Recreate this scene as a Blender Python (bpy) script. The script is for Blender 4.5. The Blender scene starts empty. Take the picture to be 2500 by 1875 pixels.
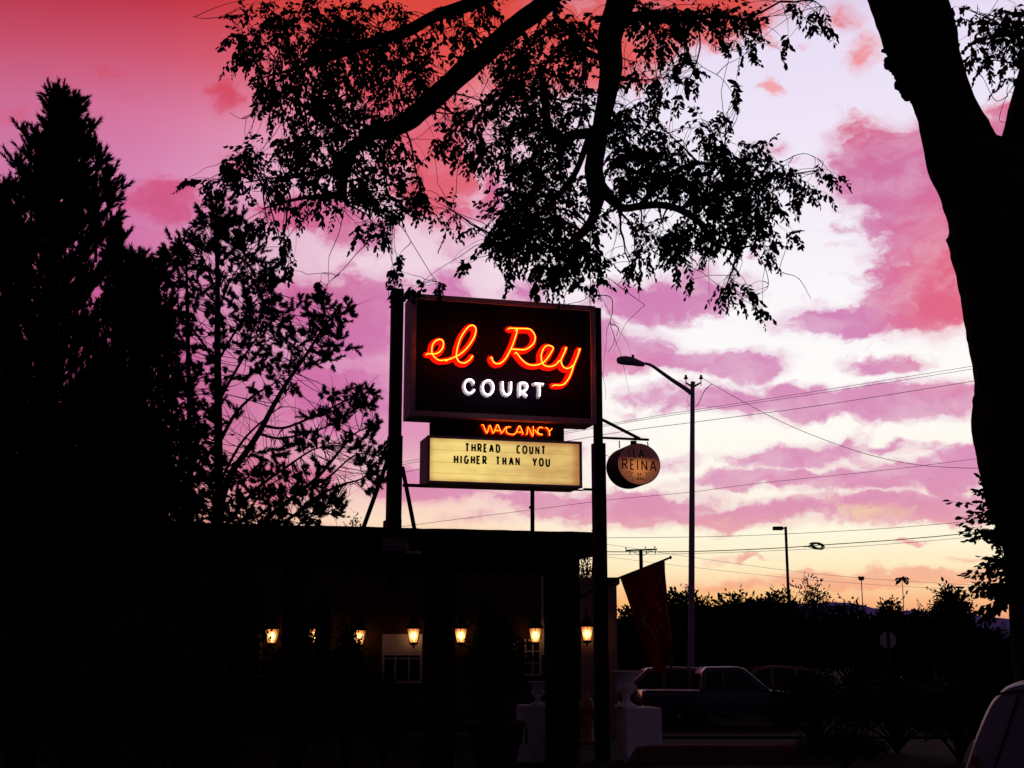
import bpy, bmesh, math, random
import numpy as np
from mathutils import Vector, Matrix, noise as mnoise

random.seed(11)
R = math.radians
SC = bpy.context.scene
COL = SC.collection

# ------------------------------------------------------------------ camera
F = 3200.0                       # focal length in photo pixels (photo is 2500 wide)
PITCH = math.atan((1590 - 937.5) / F)
CAM = Vector((0, 0, 1.6))
cd = bpy.data.cameras.new('camera')
cd.sensor_width = 36.0
cd.lens = F / 2500.0 * 36.0
cd.clip_start = 0.1
cd.clip_end = 60000
cam = bpy.data.objects.new('camera', cd)
COL.objects.link(cam)
cam.location = CAM
cam.rotation_euler = (R(90) + PITCH, 0, 0)
SC.camera = cam
SC.render.engine = 'CYCLES'
SC.cycles.use_denoising = True
SC.cycles.max_bounces = 6
SC.view_settings.view_transform = 'Standard'
SC.view_settings.look = 'None'
SC.view_settings.exposure = 0
SC.view_settings.gamma = 1

FW = Vector((0, math.cos(PITCH), math.sin(PITCH)))
UP = Vector((0, -math.sin(PITCH), math.cos(PITCH)))


def ray(px, py):
    return FW + Vector((1, 0, 0)) * ((px - 1250) / F) + UP * ((937.5 - py) / F)


def at(px, py, Y):
    """world point seen at photo pixel (px, py) standing Y metres ahead"""
    d = ray(px, py)
    return CAM + d * (Y / d.y)


def mpp(p):
    """metres per photo pixel at world point p"""
    return (p - CAM).dot(FW) / F


def lin(c):
    f = lambda v: v / 12.92 if v <= 0.04045 else ((v + 0.055) / 1.055) ** 2.4
    return tuple(f(v / 255.0) for v in c) + (1.0,)


def azel(px, py):
    d = ray(px, py).normalized()
    return math.atan2(d.x, d.y), math.asin(d.z)


# ------------------------------------------------------------------ world: dusk sky
W = bpy.data.worlds.new('World')
SC.world = W
W.use_nodes = True
nt = W.node_tree
nt.nodes.clear()


class G:
    """small helper to write node maths"""
    def __init__(s, nt):
        s.nt = nt

    def set(s, sock, v):
        if isinstance(v, bpy.types.NodeSocket):
            s.nt.links.new(v, sock)
        elif isinstance(v, (int, float)):
            sock.default_value = v
        else:
            n = len(sock.default_value)
            v = tuple(v)
            sock.default_value = v[:n] if len(v) >= n else v + (1.0,) * (n - len(v))

    def m(s, op, a, b=None, c=None, clamp=False):
        n = s.nt.nodes.new('ShaderNodeMath')
        n.operation = op
        n.use_clamp = clamp
        for i, v in enumerate((a, b, c)):
            if v is not None:
                s.set(n.inputs[i], v)
        return n.outputs[0]

    def v(s, op, a, b=None, c=None):
        n = s.nt.nodes.new('ShaderNodeVectorMath')
        n.operation = op
        for i, v in enumerate((a, b, c)):
            if v is not None:
                s.set(n.inputs[i], v)
        return n.outputs['Value'] if op in ('LENGTH', 'DOT_PRODUCT') else n.outputs['Vector']

    def smooth(s, x, a, b, lo=0.0, hi=1.0):
        n = s.nt.nodes.new('ShaderNodeMapRange')
        n.interpolation_type = 'SMOOTHSTEP'
        s.set(n.inputs[0], x)
        for i, v in enumerate((a, b, lo, hi)):
            n.inputs[1 + i].default_value = v
        return n.outputs[0]

    def mix(s, f, a, b):
        n = s.nt.nodes.new('ShaderNodeMix')
        n.data_type = 'RGBA'
        s.set(n.inputs[0], f)
        s.set(n.inputs[6], a)
        s.set(n.inputs[7], b)
        return n.outputs[2]

    def ramp(s, x, stops, interp='LINEAR'):
        n = s.nt.nodes.new('ShaderNodeValToRGB')
        n.color_ramp.interpolation = interp
        stops = sorted(stops, key=lambda t: t[0])
        e = n.color_ramp.elements
        while len(e) < len(stops):
            e.new(0.5)
        for i, (p, c) in enumerate(stops):
            e[i].position = p
        for i, (p, c) in enumerate(stops):
            e[i].color = c
        s.set(n.inputs[0], x)
        return n.outputs[0]

    def noise(s, vec, scale, detail=6, rough=0.55, dist=0.0, color=False):
        n = s.nt.nodes.new('ShaderNodeTexNoise')
        s.set(n.inputs['Vector'], vec)
        n.inputs['Scale'].default_value = scale
        n.inputs['Detail'].default_value = detail
        n.inputs['Roughness'].default_value = rough
        n.inputs['Distortion'].default_value = dist
        return n.outputs['Color' if color else 'Fac']


g = G(nt)
tc = nt.nodes.new('ShaderNodeTexCoord')
dirv = g.v('NORMALIZE', tc.outputs['Generated'])
sx = nt.nodes.new('ShaderNodeSeparateXYZ')
nt.links.new(dirv, sx.inputs[0])
AZ = g.m('ARCTAN2', sx.outputs[0], sx.outputs[1])
EL = g.m('ARCSINE', sx.outputs[2])
cb = nt.nodes.new('ShaderNodeCombineXYZ')
nt.links.new(AZ, cb.inputs[0])
nt.links.new(EL, cb.inputs[1])
P0 = cb.outputs[0]
wn = g.noise(g.v('MULTIPLY', P0, (1, 1.7, 0)), 13.0, 5, 0.6, color=True)
P1 = g.v('MULTIPLY_ADD', g.v('SUBTRACT', wn, (0.5, 0.5, 0.5)), (0.06, 0.035, 0), P0)
wn2 = g.noise(P0, 46.0, 4, 0.55, color=True)
P1 = g.v('MULTIPLY_ADD', g.v('SUBTRACT', wn2, (0.5, 0.5, 0.5)), (0.018, 0.014, 0), P1)
E0 = 0.62                                     # elevation that maps to 1 on the ramps
RP = lambda y: azel(1250, y)[1] / E0
EN = g.m('DIVIDE', EL, E0, clamp=True)


def col_ramp(rows):
    return g.ramp(EN, [(max(0.0, RP(y)), lin(c)) for y, c in rows])


right = col_ramp([(1590, (200, 110, 100)), (1475, (251, 184, 132)), (1430, (253, 214, 166)), (1385, (255, 236, 194)),
                  (1310, (255, 248, 222)), (1180, (255, 249, 236)), (950, (255, 253, 250)), (700, (250, 245, 250)),
                  (420, (241, 232, 248)), (120, (233, 222, 246)), (-200, (190, 150, 190)), (-500, (120, 70, 110))])
mid = col_ramp([(1590, (225, 120, 100)), (1330, (253, 205, 160)), (1270, (253, 222, 196)), (1190, (244, 200, 200)), (1060, (224, 150, 186)),
                (900, (226, 160, 196)), (650, (240, 212, 226)), (520, (238, 200, 220)), (360, (236, 170, 195)),
                (200, (230, 110, 120)), (60, (229, 78, 68)), (-300, (150, 40, 50)), (-500, (90, 25, 40))])
left = col_ramp([(1590, (225, 90, 90)), (1290, (238, 128, 118)), (1180, (205, 90, 130)), (950, (192, 82, 140)), (720, (206, 100, 158)),
                 (480, (216, 132, 180)), (330, (214, 118, 160)), (180, (206, 84, 112)), (40, (188, 48, 66)),
                 (-300, (130, 25, 40)), (-500, (80, 15, 30))])
AZp = lambda x, y=700: azel(x, y)[0]
base = g.mix(g.smooth(AZ, AZp(260), AZp(960)), left, mid)
base = g.mix(g.smooth(AZ, AZp(1060), AZp(1560)), base, right)
base = g.mix(g.smooth(AZ, AZp(-150), AZp(430), 0.55, 0.0), base, g.v('MULTIPLY', base, (0.80, 0.62, 0.66)))

# clouds: soft masses at fixed directions, broken up by fractal noise
CL = [  # photo px centre, radii, weight
    (1250, 40, 420, 120, 1.0), (1640, 30, 340, 105, 1.35), (1380, 130, 300, 110, 1.2), (1010, 200, 200, 210, 1.0), (1070, 440, 150, 150, 1.0), (1480, 80, 260, 75, .9), (1150, 600, 90, 70, .5),
    (395, 490, 150, 55, 1.0), (545, 225, 50, 75, .58), (570, 385, 65, 40, .55), (730, 520, 210, 60, .9), (880, 560, 110, 60, .6),
    (830, 770, 230, 110, 1.1), (840, 970, 200, 110, .9), (1090, 710, 90, 60, .6), (1290, 720, 80, 40, .55), (1210, 470, 70, 90, .8),
    (2180, 400, 190, 130, 1.1), (2260, 560, 170, 170, 1.1), (2300, 720, 200, 120, 1.1), (2040, 780, 190, 48, 1.0), (2110, 330, 120, 60, .7),
    (2105, 130, 55, 70, .7), (1900, 210, 48, 30, .6), (2060, 40, 80, 40, .5), (1880, 360, 60, 40, .45), (2440, 330, 70, 80, .9),
    (1590, 740, 150, 75, .95), (1700, 700, 100, 75, .9), (1500, 860, 190, 60, .95), (1690, 880, 190, 40, .85), (1840, 880, 130, 42, .9), (1820, 690, 70, 50, .5),
    (1740, 965, 150, 45, .9), (1960, 975, 210, 45, .9), (2240, 975, 260, 60, 1.1), (2180, 888, 120, 26, .8), (1590, 955, 110, 30, .6),
    (1960, 1110, 210, 38, 1.05), (2210, 1098, 100, 20, .6), (1650, 1130, 90, 22, .6), (1540, 1060, 90, 22, .5),
    (1850, 1175, 240, 30, .95), (2180, 1165, 300, 52, 1.0), (1560, 1240, 260, 55, 1.1), (1880, 1255, 260, 45, .95), (2240, 1235, 240, 45, .95), (2380, 1130, 120, 50, .8),
    (1060, 1190, 190, 55, .9), (1150, 1270, 120, 25, .6), (1330, 1225, 180, 45, .9), (720, 1160, 160, 80, .9), (1270, 1090, 140, 45, .6),
    (2010, 1425, 320, 26, 1.0), (1790, 1430, 150, 20, .7), (1760, 1370, 50, 12, .5), (1855, 1368, 40, 9, .5), (2280, 1412, 260, 24, .9), (2220, 1325, 60, 10, .5), (2430, 1365, 130, 10, .6),
]
dens = None
for (cx, cy, rx, ry, a) in CL:
    az, el = azel(cx, cy)
    kx, ky = F / rx, F / ry
    q = g.v('MULTIPLY_ADD', P1, (kx, ky, 0), (-az * kx, -el * ky, 0))
    b = g.smooth(g.v('LENGTH', q), 0.0, 1.35, a, 0.0)
    dens = b if dens is None else g.m('MAXIMUM', g.m('MULTIPLY_ADD', dens, 0.25, b), dens)
fb = g.noise(g.v('MULTIPLY_ADD', P1, (1, 1.75, 0), (0.7, 0.2, 0.3)), 17.0, 9, 0.58, 0.15)
fb2 = g.noise(g.v('MULTIPLY', P1, (1, 1.5, 0)), 55.0, 7, 0.58, 0.1)
dn = g.m('ADD', dens, g.m('MULTIPLY_ADD', fb, 1.7, -0.86))
dn = g.m('ADD', dn, g.m('MULTIPLY_ADD', fb2, 0.9, -0.45))
alpha = g.smooth(dn, 0.12, 0.62)
inner = g.noise(g.v('MULTIPLY_ADD', P1, (1, 1.6, 0), (3.1, 1.2, 0.8)), 26.0, 8, 0.58, 0.1)
alpha = g.m('MULTIPLY', alpha, g.smooth(inner, 0.42, 0.70, 0.97, 0.76))
ccol = col_ramp([(1590, (225, 130, 110)), (1460, (248, 170, 125)), (1410, (247, 182, 150)), (1330, (240, 172, 170)), (1250, (222, 146, 178)), (1150, (220, 144, 186)),
                 (980, (216, 140, 186)), (830, (212, 132, 184)), (620, (206, 116, 172)), (420, (210, 108, 158)), (250, (226, 92, 100)), (60, (230, 76, 64)), (-300, (150, 40, 50))])
lcol = col_ramp([(1590, (225, 100, 100)), (1250, (226, 120, 140)), (1000, (204, 100, 160)), (780, (206, 106, 162)), (540, (208, 88, 134)), (380, (216, 92, 130)), (230, (212, 72, 92)), (60, (205, 55, 60)), (-300, (130, 25, 40))])
ccol = g.mix(g.smooth(AZ, AZp(650), AZp(1150)), lcol, ccol)


def blob(cx, cy, rx, ry, a):
    az, el = azel(cx, cy)
    kx, ky = F / rx, F / ry
    return g.smooth(g.v('LENGTH', g.v('MULTIPLY_ADD', P1, (kx, ky, 0), (-az * kx, -el * ky, 0))), 0.2, 1.0, a, 0.0)


ccol = g.mix(blob(2390, 700, 330, 330, 1.0), ccol, lin((226, 96, 130)))
ccol = g.mix(blob(1060, 430, 230, 240, .9), ccol, lin((226, 92, 104)))
ccol = g.mix(blob(2110, 150, 130, 130, .9), ccol, lin((240, 150, 155)))
ccol = g.mix(blob(1905, 210, 80, 60, .9), ccol, lin((244, 170, 175)))
ccol = g.mix(blob(1490, 900, 160, 60, .5), ccol, lin((222, 112, 156)))
# thinner rims are paler, cores deeper
core = g.smooth(dn, 0.55, 1.25)
ccol = g.mix(g.m('MULTIPLY', core, 0.35), ccol, g.v('MULTIPLY', ccol, (0.95, 0.86, 0.92)))
alpha = g.m('MAXIMUM', alpha, g.m('MULTIPLY', g.smooth(dn, -0.25, 0.4, 0.0, 0.36), g.smooth(dens, 0.03, 0.4)))
sky = g.mix(alpha, base, ccol)
# gold-lit gaps low over the horizon
gold = g.m('MULTIPLY', blob(1900, 1255, 420, 42, 1.0), g.smooth(fb, 0.53, 0.66))
sky = g.mix(g.m('MULTIPLY', gold, 0.75), sky, lin((255, 234, 160)))
glow = blob(1720, 1480, 420, 60, 0.5)
sky = g.mix(glow, sky, lin((255, 186, 88)))
# the rest of the dome: the glow dies away overhead and round to the east
DARK = (0.036, 0.023, 0.044, 1)
sky = g.mix(g.smooth(g.m('ABSOLUTE', AZ), R(24), R(46)), sky, DARK)
sky = g.mix(g.smooth(EL, R(29), R(46)), sky, DARK)
sky = g.mix(g.smooth(EL, R(-2), R(0)), (0.01, 0.006, 0.008, 1), sky)
bg = nt.nodes.new('ShaderNodeBackground')
nt.links.new(sky, bg.inputs[0])
bg.inputs[1].default_value = 1.0
wo = nt.nodes.new('ShaderNodeOutputWorld')
nt.links.new(bg.outputs[0], wo.inputs[0])
W.cycles.sampling_method = 'MANUAL'
W.cycles.sample_map_resolution = 512


# ------------------------------------------------------------------ materials
def mat(name, col, rough=0.8, var=0.25, scale=8.0, bump=0.0, spec=0.3, metal=0.0, coat=0.0):
    m = bpy.data.materials.new(name)
    m.use_nodes = True
    n = m.node_tree
    b = n.nodes['Principled BSDF']
    h = G(n)
    t = n.nodes.new('ShaderNodeTexCoord')
    f = h.noise(t.outputs['Object'], scale, 6, 0.6)
    c = tuple(col) + (1,) if len(col) == 3 else col
    lo = tuple(v * (1 - var) for v in c[:3]) + (1,)
    hi = tuple(min(1, v * (1 + var)) for v in c[:3]) + (1,)
    n.links.new(h.mix(h.smooth(f, 0.3, 0.7), lo, hi), b.inputs['Base Color'])
    b.inputs['Roughness'].default_value = rough
    b.inputs['Specular IOR Level'].default_value = spec
    b.inputs['Metallic'].default_value = metal
    b.inputs['Coat Weight'].default_value = coat
    if bump:
        bn = n.nodes.new('ShaderNodeBump')
        bn.inputs['Strength'].default_value = bump
        bn.inputs['Distance'].default_value = 0.02
        n.links.new(h.noise(t.outputs['Object'], scale * 3, 8, 0.65), bn.inputs['Height'])
        n.links.new(bn.outputs[0], b.inputs['Normal'])
    return m


def glow_mat(name, col, strength, basecol=None):
    m = bpy.data.materials.new(name)
    m.use_nodes = True
    b = m.node_tree.nodes['Principled BSDF']
    b.inputs['Base Color'].default_value = tuple(basecol or (0.05, 0.05, 0.05)) + (1,)
    b.inputs['Emission Color'].default_value = tuple(col[:3]) + (1,)
    b.inputs['Emission Strength'].default_value = strength
    return m


M = {
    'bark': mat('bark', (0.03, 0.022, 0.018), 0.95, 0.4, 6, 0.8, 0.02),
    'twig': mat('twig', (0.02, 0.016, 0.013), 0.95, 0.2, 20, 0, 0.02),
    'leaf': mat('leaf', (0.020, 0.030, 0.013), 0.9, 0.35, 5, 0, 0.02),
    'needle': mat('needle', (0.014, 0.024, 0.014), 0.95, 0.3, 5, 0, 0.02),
    'shrub': mat('shrub_leaf', (0.028, 0.042, 0.02), 0.8, 0.35, 5, 0, 0.1),
    'wood_dark': mat('dark_wood', (0.035, 0.024, 0.02), 0.9, 0.3, 5, 0.3, 0.05),
    'steel_dark': mat('dark_steel', (0.03, 0.022, 0.026), 0.75, 0.25, 6, 0.15, 0.12),
    'frame': mat('sign_frame_paint', (0.40, 0.32, 0.36), 0.6, 0.15, 7, 0.05, 0.15),
    'face': mat('sign_face_paint', (0.012, 0.006, 0.018), 0.8, 0.2, 3, 0, 0.04),
    'red': mat('red_letter_paint', (0.85, 0.035, 0.03), 0.6, 0.15, 9, 0, 0.15),
    'white': mat('white_letter_paint', (0.72, 0.66, 0.7), 0.65, 0.25, 30, 0, 0.15),
    'black': mat('black_plastic', (0.01, 0.008, 0.008), 0.6, 0.1, 9, 0, 0.1),
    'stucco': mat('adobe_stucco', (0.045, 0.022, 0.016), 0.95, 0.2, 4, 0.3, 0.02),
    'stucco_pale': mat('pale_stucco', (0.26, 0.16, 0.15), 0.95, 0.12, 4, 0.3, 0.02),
    'whitewash': mat('whitewashed_plaster', (0.78, 0.70, 0.74), 0.9, 0.12, 6, 0.3, 0.05),
    'trim': mat('white_trim_paint', (0.3, 0.26, 0.32), 0.6, 0.08, 10, 0, 0.15),
    'blind': mat('window_blind', (0.42, 0.35, 0.44), 0.8, 0.08, 10, 0, 0.05),
    'glass': mat('dark_glass', (0.006, 0.006, 0.007), 0.12, 0.1, 3, 0, 0.2),
    'galv': mat('galvanised_steel', (0.26, 0.22, 0.26), 0.55, 0.1, 6, 0, 0.2),
    'wire': mat('wire', (0.02, 0.012, 0.016), 0.8, 0.1, 6, 0, 0.05),
    'porcelain': mat('porcelain', (0.05, 0.03, 0.03), 0.4, 0.1, 6, 0, 0.2),
    'tyre': mat('tyre_rubber', (0.015, 0.014, 0.014), 0.9, 0.1, 10, 0, 0.1),
    'rim': mat('wheel_rim', (0.3, 0.28, 0.3), 0.45, 0.1, 10, 0, 0.3, 0.6),
    'tail': mat('red_lens', (0.2, 0.012, 0.01), 0.3, 0.1, 10, 0, 0.3),
    'lens': mat('clear_lens', (0.5, 0.5, 0.5), 0.2, 0.1, 10, 0, 0.4),
    'hydrant': mat('yellow_hydrant_paint', (0.3, 0.13, 0.02), 0.6, 0.15, 10, 0, 0.2),
    'flag': mat('red_flag_cloth', (0.36, 0.02, 0.01), 0.9, 0.2, 3, 0.1, 0.05),
    'emblem': mat('white_emblem_print', (0.62, 0.5, 0.5), 0.8, 0.1, 3, 0, 0.05),
    'alu': mat('bare_aluminium', (0.62, 0.5, 0.56), 0.55, 0.08, 6, 0, 0.2),
    'terracotta': mat('terracotta', (0.05, 0.022, 0.016), 0.9, 0.2, 5, 0.2, 0.05),
    'lowwall': mat('red_stucco', (0.13, 0.055, 0.05), 0.95, 0.15, 4, 0.3, 0.02),
}


def paint(name, col):
    return mat(name, col, 0.3, 0.05, 3, 0, 0.4, 0.0, 0.5)


# ------------------------------------------------------------------ mesh helpers
class MB:
    def __init__(s):
        s.v = []
        s.f = []

    def add(s, verts, faces):
        o = len(s.v)
        s.v.extend([tuple(p) for p in verts])
        s.f.extend([tuple(i + o for i in f) for f in faces])
        return s

    def box(s, c, size, ax=None):
        c = Vector(c)
        ax = ax or (Vector((1, 0, 0)), Vector((0, 1, 0)), Vector((0, 0, 1)))
        a, b, d = [Vector(x) * (k / 2) for x, k in zip(ax, size)]
        vs = [c + a * i + b * j + d * k for i in (-1, 1) for j in (-1, 1) for k in (-1, 1)]
        return s.add(vs, [(0, 1, 3, 2), (4, 6, 7, 5), (0, 4, 5, 1), (2, 3, 7, 6), (0, 2, 6, 4), (1, 5, 7, 3)])

    def tube(s, pts, rad, n=8, cap=True):
        pts = [Vector(p) for p in pts]
        if not hasattr(rad, '__len__'):
            rad = [rad] * len(pts)
        t0 = (pts[1] - pts[0]).normalized()
        u = t0.orthogonal().normalized()
        vs = []
        for i, p in enumerate(pts):
            t = (pts[min(i + 1, len(pts) - 1)] - pts[max(i - 1, 0)])
            t = t.normalized() if t.length > 1e-9 else t0
            u = (u - t * u.dot(t))
            u = u.normalized() if u.length > 1e-6 else t.orthogonal().normalized()
            w = t.cross(u)
            for k in range(n):
                a = 2 * math.pi * k / n
                vs.append(p + (u * math.cos(a) + w * math.sin(a)) * rad[i])
        fs = []
        for i in range(len(pts) - 1):
            for k in range(n):
                fs.append((i * n + k, i * n + (k + 1) % n, (i + 1) * n + (k + 1) % n, (i + 1) * n + k))
        if cap:
            fs.append(tuple(range(n - 1, -1, -1)))
            fs.append(tuple((len(pts) - 1) * n + k for k in range(n)))
        return s.add(vs, fs)

    def prism(s, poly, vec, scale_top=None):
        poly = [Vector(p) for p in poly]
        vec = Vector(vec)
        n = len(poly)
        top = [p + vec for p in poly]
        fs = [(i, (i + 1) % n, n + (i + 1) % n, n + i) for i in range(n)]
        fs += [tuple(range(n - 1, -1, -1)), tuple(range(n, 2 * n))]
        return s.add(poly + top, fs)

    def loft(s, rings, closed_ends=True):
        n = len(rings[0])
        vs = [p for r in rings for p in r]
        fs = []
        for i in range(len(rings) - 1):
            for k in range(n):
                fs.append((i * n + k, i * n + (k + 1) % n, (i + 1) * n + (k + 1) % n, (i + 1) * n + k))
        if closed_ends:
            fs.append(tuple(range(n - 1, -1, -1)))
            fs.append(tuple((len(rings) - 1) * n + k for k in range(n)))
        return s.add(vs, fs)

    def lathe(s, prof, c, n=24, ax=None, flute=0.0, fl_rng=None):
        c = Vector(c)
        ax = ax or (Vector((1, 0, 0)), Vector((0, 1, 0)), Vector((0, 0, 1)))
        rings = []
        for j, (r, h) in enumerate(prof):
            ring = []
            for k in range(n):
                rr = r
                if fl_rng and fl_rng[0] <= j <= fl_rng[1] and k % 2:
                    rr = r * (1 - flute)
                a = 2 * math.pi * k / n
                ring.append(c + ax[0] * (rr * math.cos(a)) + ax[1] * (rr * math.sin(a)) + ax[2] * h)
            rings.append(ring)
        return s.loft(rings)

    def build(s, name, m, parent=None, loc=None, smooth=False):
        """parent: a root Empty / mesh thing, or a part of one; vertices are given in world space"""
        off = Vector((0, 0, 0))
        if parent is not None:
            r = parent
            while r is not None:
                off += r.location
                r = r.parent
        elif loc is not None:
            off = Vector(loc)
        me = bpy.data.meshes.new(name)
        va = np.array(s.v, dtype=np.float64) - np.array(off)
        me.from_pydata(va.tolist(), [], s.f)
        me.materials.append(m)
        if smooth:
            me.polygons.foreach_set('use_smooth', [True] * len(me.polygons))
        me.update()
        o = bpy.data.objects.new(name, me)
        COL.objects.link(o)
        if parent is not None:
            o.parent = parent
        elif loc is not None:
            o.location = loc
        return o


def fix_normals(o, bevel=0.0, seg=2, smooth_angle=None):
    bm = bmesh.new()
    bm.from_mesh(o.data)
    bmesh.ops.recalc_face_normals(bm, faces=bm.faces)
    if bevel:
        es = [e for e in bm.edges if len(e.link_faces) == 2 and e.calc_face_angle(0) > 0.5]
        bmesh.ops.bevel(bm, geom=es, offset=bevel, segments=seg, affect='EDGES', profile=0.6)
    bm.to_mesh(o.data)
    bm.free()
    return o


def tag(o, label=None, cat=None, group=None, kind=None):
    if label:
        o['label'] = label
    if cat:
        o['category'] = cat
    if group:
        o['group'] = group
    if kind:
        o['kind'] = kind
    return o


def thing(name, label, cat, loc, group=None):
    o = bpy.data.objects.new(name, None)
    o.empty_display_size = 0.2
    COL.objects.link(o)
    o.location = Vector(loc)
    return tag(o, label, cat, group)


def copy_tree(o, parent=None):
    c = o.copy()
    COL.objects.link(c)
    if parent is not None:
        c.parent = parent
    for ch in [x for x in list(COL.objects) if x.parent == o]:
        copy_tree(ch, c)
    return c


def crom(pts, k=6):
    """Catmull-Rom resampling of tuples of any dimension"""
    P = [np.array(p, float) for p in pts]
    P = [2 * P[0] - P[1]] + P + [2 * P[-1] - P[-2]]
    out = []
    for i in range(1, len(P) - 2):
        for j in range(k):
            t = j / k
            a, b, c, d = P[i - 1:i + 3]
            out.append(0.5 * (2 * b + (c - a) * t + (2 * a - 5 * b + 4 * c - d) * t * t + (3 * b - a - 3 * c + d) * t ** 3))
    out.append(P[-2])
    return out


# ------------------------------------------------------------------ ground, road, hills
def gz(Y):
    t = min(1, max(0, (Y - 24.5) / 9.0))
    return -0.7 * t * t * (3 - 2 * t)


mb = MB()
ys = [-30, -10, 0, 6, 12, 16, 18, 20, 22, 24] + [24.5 + 0.75 * i for i in range(14)] + [36, 40, 46, 52, 60, 80, 120, 300, 1000, 4000, 14000]
xs = [-6000, -800, -150, -60, -30, -20, -12, -8, -4, 0, 4, 8, 12, 20, 30, 60, 150, 800, 6000]
for y in ys:
    for x in xs:
        mb.v.append((x, y, gz(y)))
for j in range(len(ys) - 1):
    for i in range(len(xs) - 1):
        a = j * len(xs) + i
        mb.f.append((a, a + 1, a + 1 + len(xs), a + len(xs)))
tag(mb.build('ground', mat('gravel_ground', (0.03, 0.021, 0.018), 0.95, 0.35, 2, 0.6, 0.03), smooth=True), kind='structure')
mb = MB()
mb.add([(-80, 36.5, -0.696), (120, 36.5, -0.696), (120, 47, -0.696), (-80, 47, -0.696)], [(0, 1, 2, 3)])
tag(mb.build('road', mat('asphalt', (0.03, 0.028, 0.03), 0.9, 0.2, 3, 0.4, 0.05)), kind='structure')
mb = MB()
mb.box((20, 35.9, -0.64), (200, 1.1, 0.13))
tag(mb.build('pavement', mat('concrete', (0.03, 0.026, 0.026), 0.9, 0.15, 2, 0.3, 0.03)), kind='structure')

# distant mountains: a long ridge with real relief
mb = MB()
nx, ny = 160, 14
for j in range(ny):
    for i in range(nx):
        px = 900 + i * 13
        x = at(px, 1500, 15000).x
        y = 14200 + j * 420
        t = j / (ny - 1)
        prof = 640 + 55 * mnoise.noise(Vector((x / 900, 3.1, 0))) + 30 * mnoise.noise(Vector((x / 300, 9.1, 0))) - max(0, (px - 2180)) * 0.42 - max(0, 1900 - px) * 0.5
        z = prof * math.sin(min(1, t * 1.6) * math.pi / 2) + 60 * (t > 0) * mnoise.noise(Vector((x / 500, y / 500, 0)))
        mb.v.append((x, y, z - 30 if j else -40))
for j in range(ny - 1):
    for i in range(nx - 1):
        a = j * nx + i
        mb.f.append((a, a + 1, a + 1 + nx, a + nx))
tag(mb.build('hills', mat('hazed_mountain', (0.42, 0.36, 0.85), 1.0, 0.08, 0.002, 0, 0.0), smooth=True), kind='structure')  # distance haze is put into the base colour as blue-violet

# ------------------------------------------------------------------ sign frame of reference
TH = R(15)
ST = Vector((math.cos(TH), math.sin(TH), 0))       # along the sign
SN = Vector((math.sin(TH), -math.cos(TH), 0))      # out of its front
SZ = Vector((0, 0, 1))
SO = at(1230, 1590, 20.0)
SAX = (ST, SN, SZ)


def UZ(px, py, off=0.0):
    d = ray(px, py)
    t = ((SO - CAM).dot(SN) + off) / d.dot(SN)
    p = CAM + d * t
    return (p - SO).dot(ST), p.z


def S3(u, off, z):
    p = SO + ST * u + SN * off
    return Vector((p.x, p.y, z))


def sbox(mb, u0, u1, o0, o1, z0, z1):
    return mb.box(S3((u0 + u1) / 2, (o0 + o1) / 2, (z0 + z1) / 2), (abs(u1 - u0), abs(o1 - o0), abs(z1 - z0)), SAX)


def ribbon(mb, path, w, o0, o1, cap_round=True):
    """flat stroke of width w following (u, z) points, from depth o0 to o1"""
    P = [np.array(p[:2], float) for p in path]
    if cap_round:
        d0 = (P[0] - P[1]) / (np.linalg.norm(P[0] - P[1]) + 1e-9)
        d1 = (P[-1] - P[-2]) / (np.linalg.norm(P[-1] - P[-2]) + 1e-9)
        Q = [P[0] + d0 * w * .48] + [P[0] + d0 * w * .3] + P + [P[-1] + d1 * w * .3] + [P[-1] + d1 * w * .48]
        ws = [.35 * w, .8 * w] + [w] * len(P) + [.8 * w, .35 * w]
    else:
        Q, ws = P, [w] * len(P)
    L, Rr = [], []
    for i, p in enumerate(Q):
        a = Q[i] - Q[i - 1] if i > 0 else Q[1] - Q[0]
        b = Q[i + 1] - Q[i] if i < len(Q) - 1 else a
        a = a / (np.linalg.norm(a) + 1e-9)
        b = b / (np.linalg.norm(b) + 1e-9)
        t = a + b
        t = t / (np.linalg.norm(t) + 1e-9)
        n = np.array([-t[1], t[0]])
        k = 1 / max(0.5, float(np.dot(t, b)))
        L.append(p + n * ws[i] / 2 * k)
        Rr.append(p - n * ws[i] / 2 * k)
    rings = []
    for l, r in zip(L, Rr):
        rings.append([S3(l[0], o0, l[1]), S3(l[0], o1, l[1]), S3(r[0], o1, r[1]), S3(r[0], o0, r[1])])
    return mb.loft(rings)


def stube(mb, path, rad, off, n=8):
    return mb.tube([S3(p[0], off, p[1]) for p in path], rad, n)


def arc(cx, cy, rx, ry, a0, a1, n=16):
    return [(cx + rx * math.cos(R(a0 + (a1 - a0) * i / n)), cy + ry * math.sin(R(a0 + (a1 - a0) * i / n))) for i in range(n + 1)]


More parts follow.
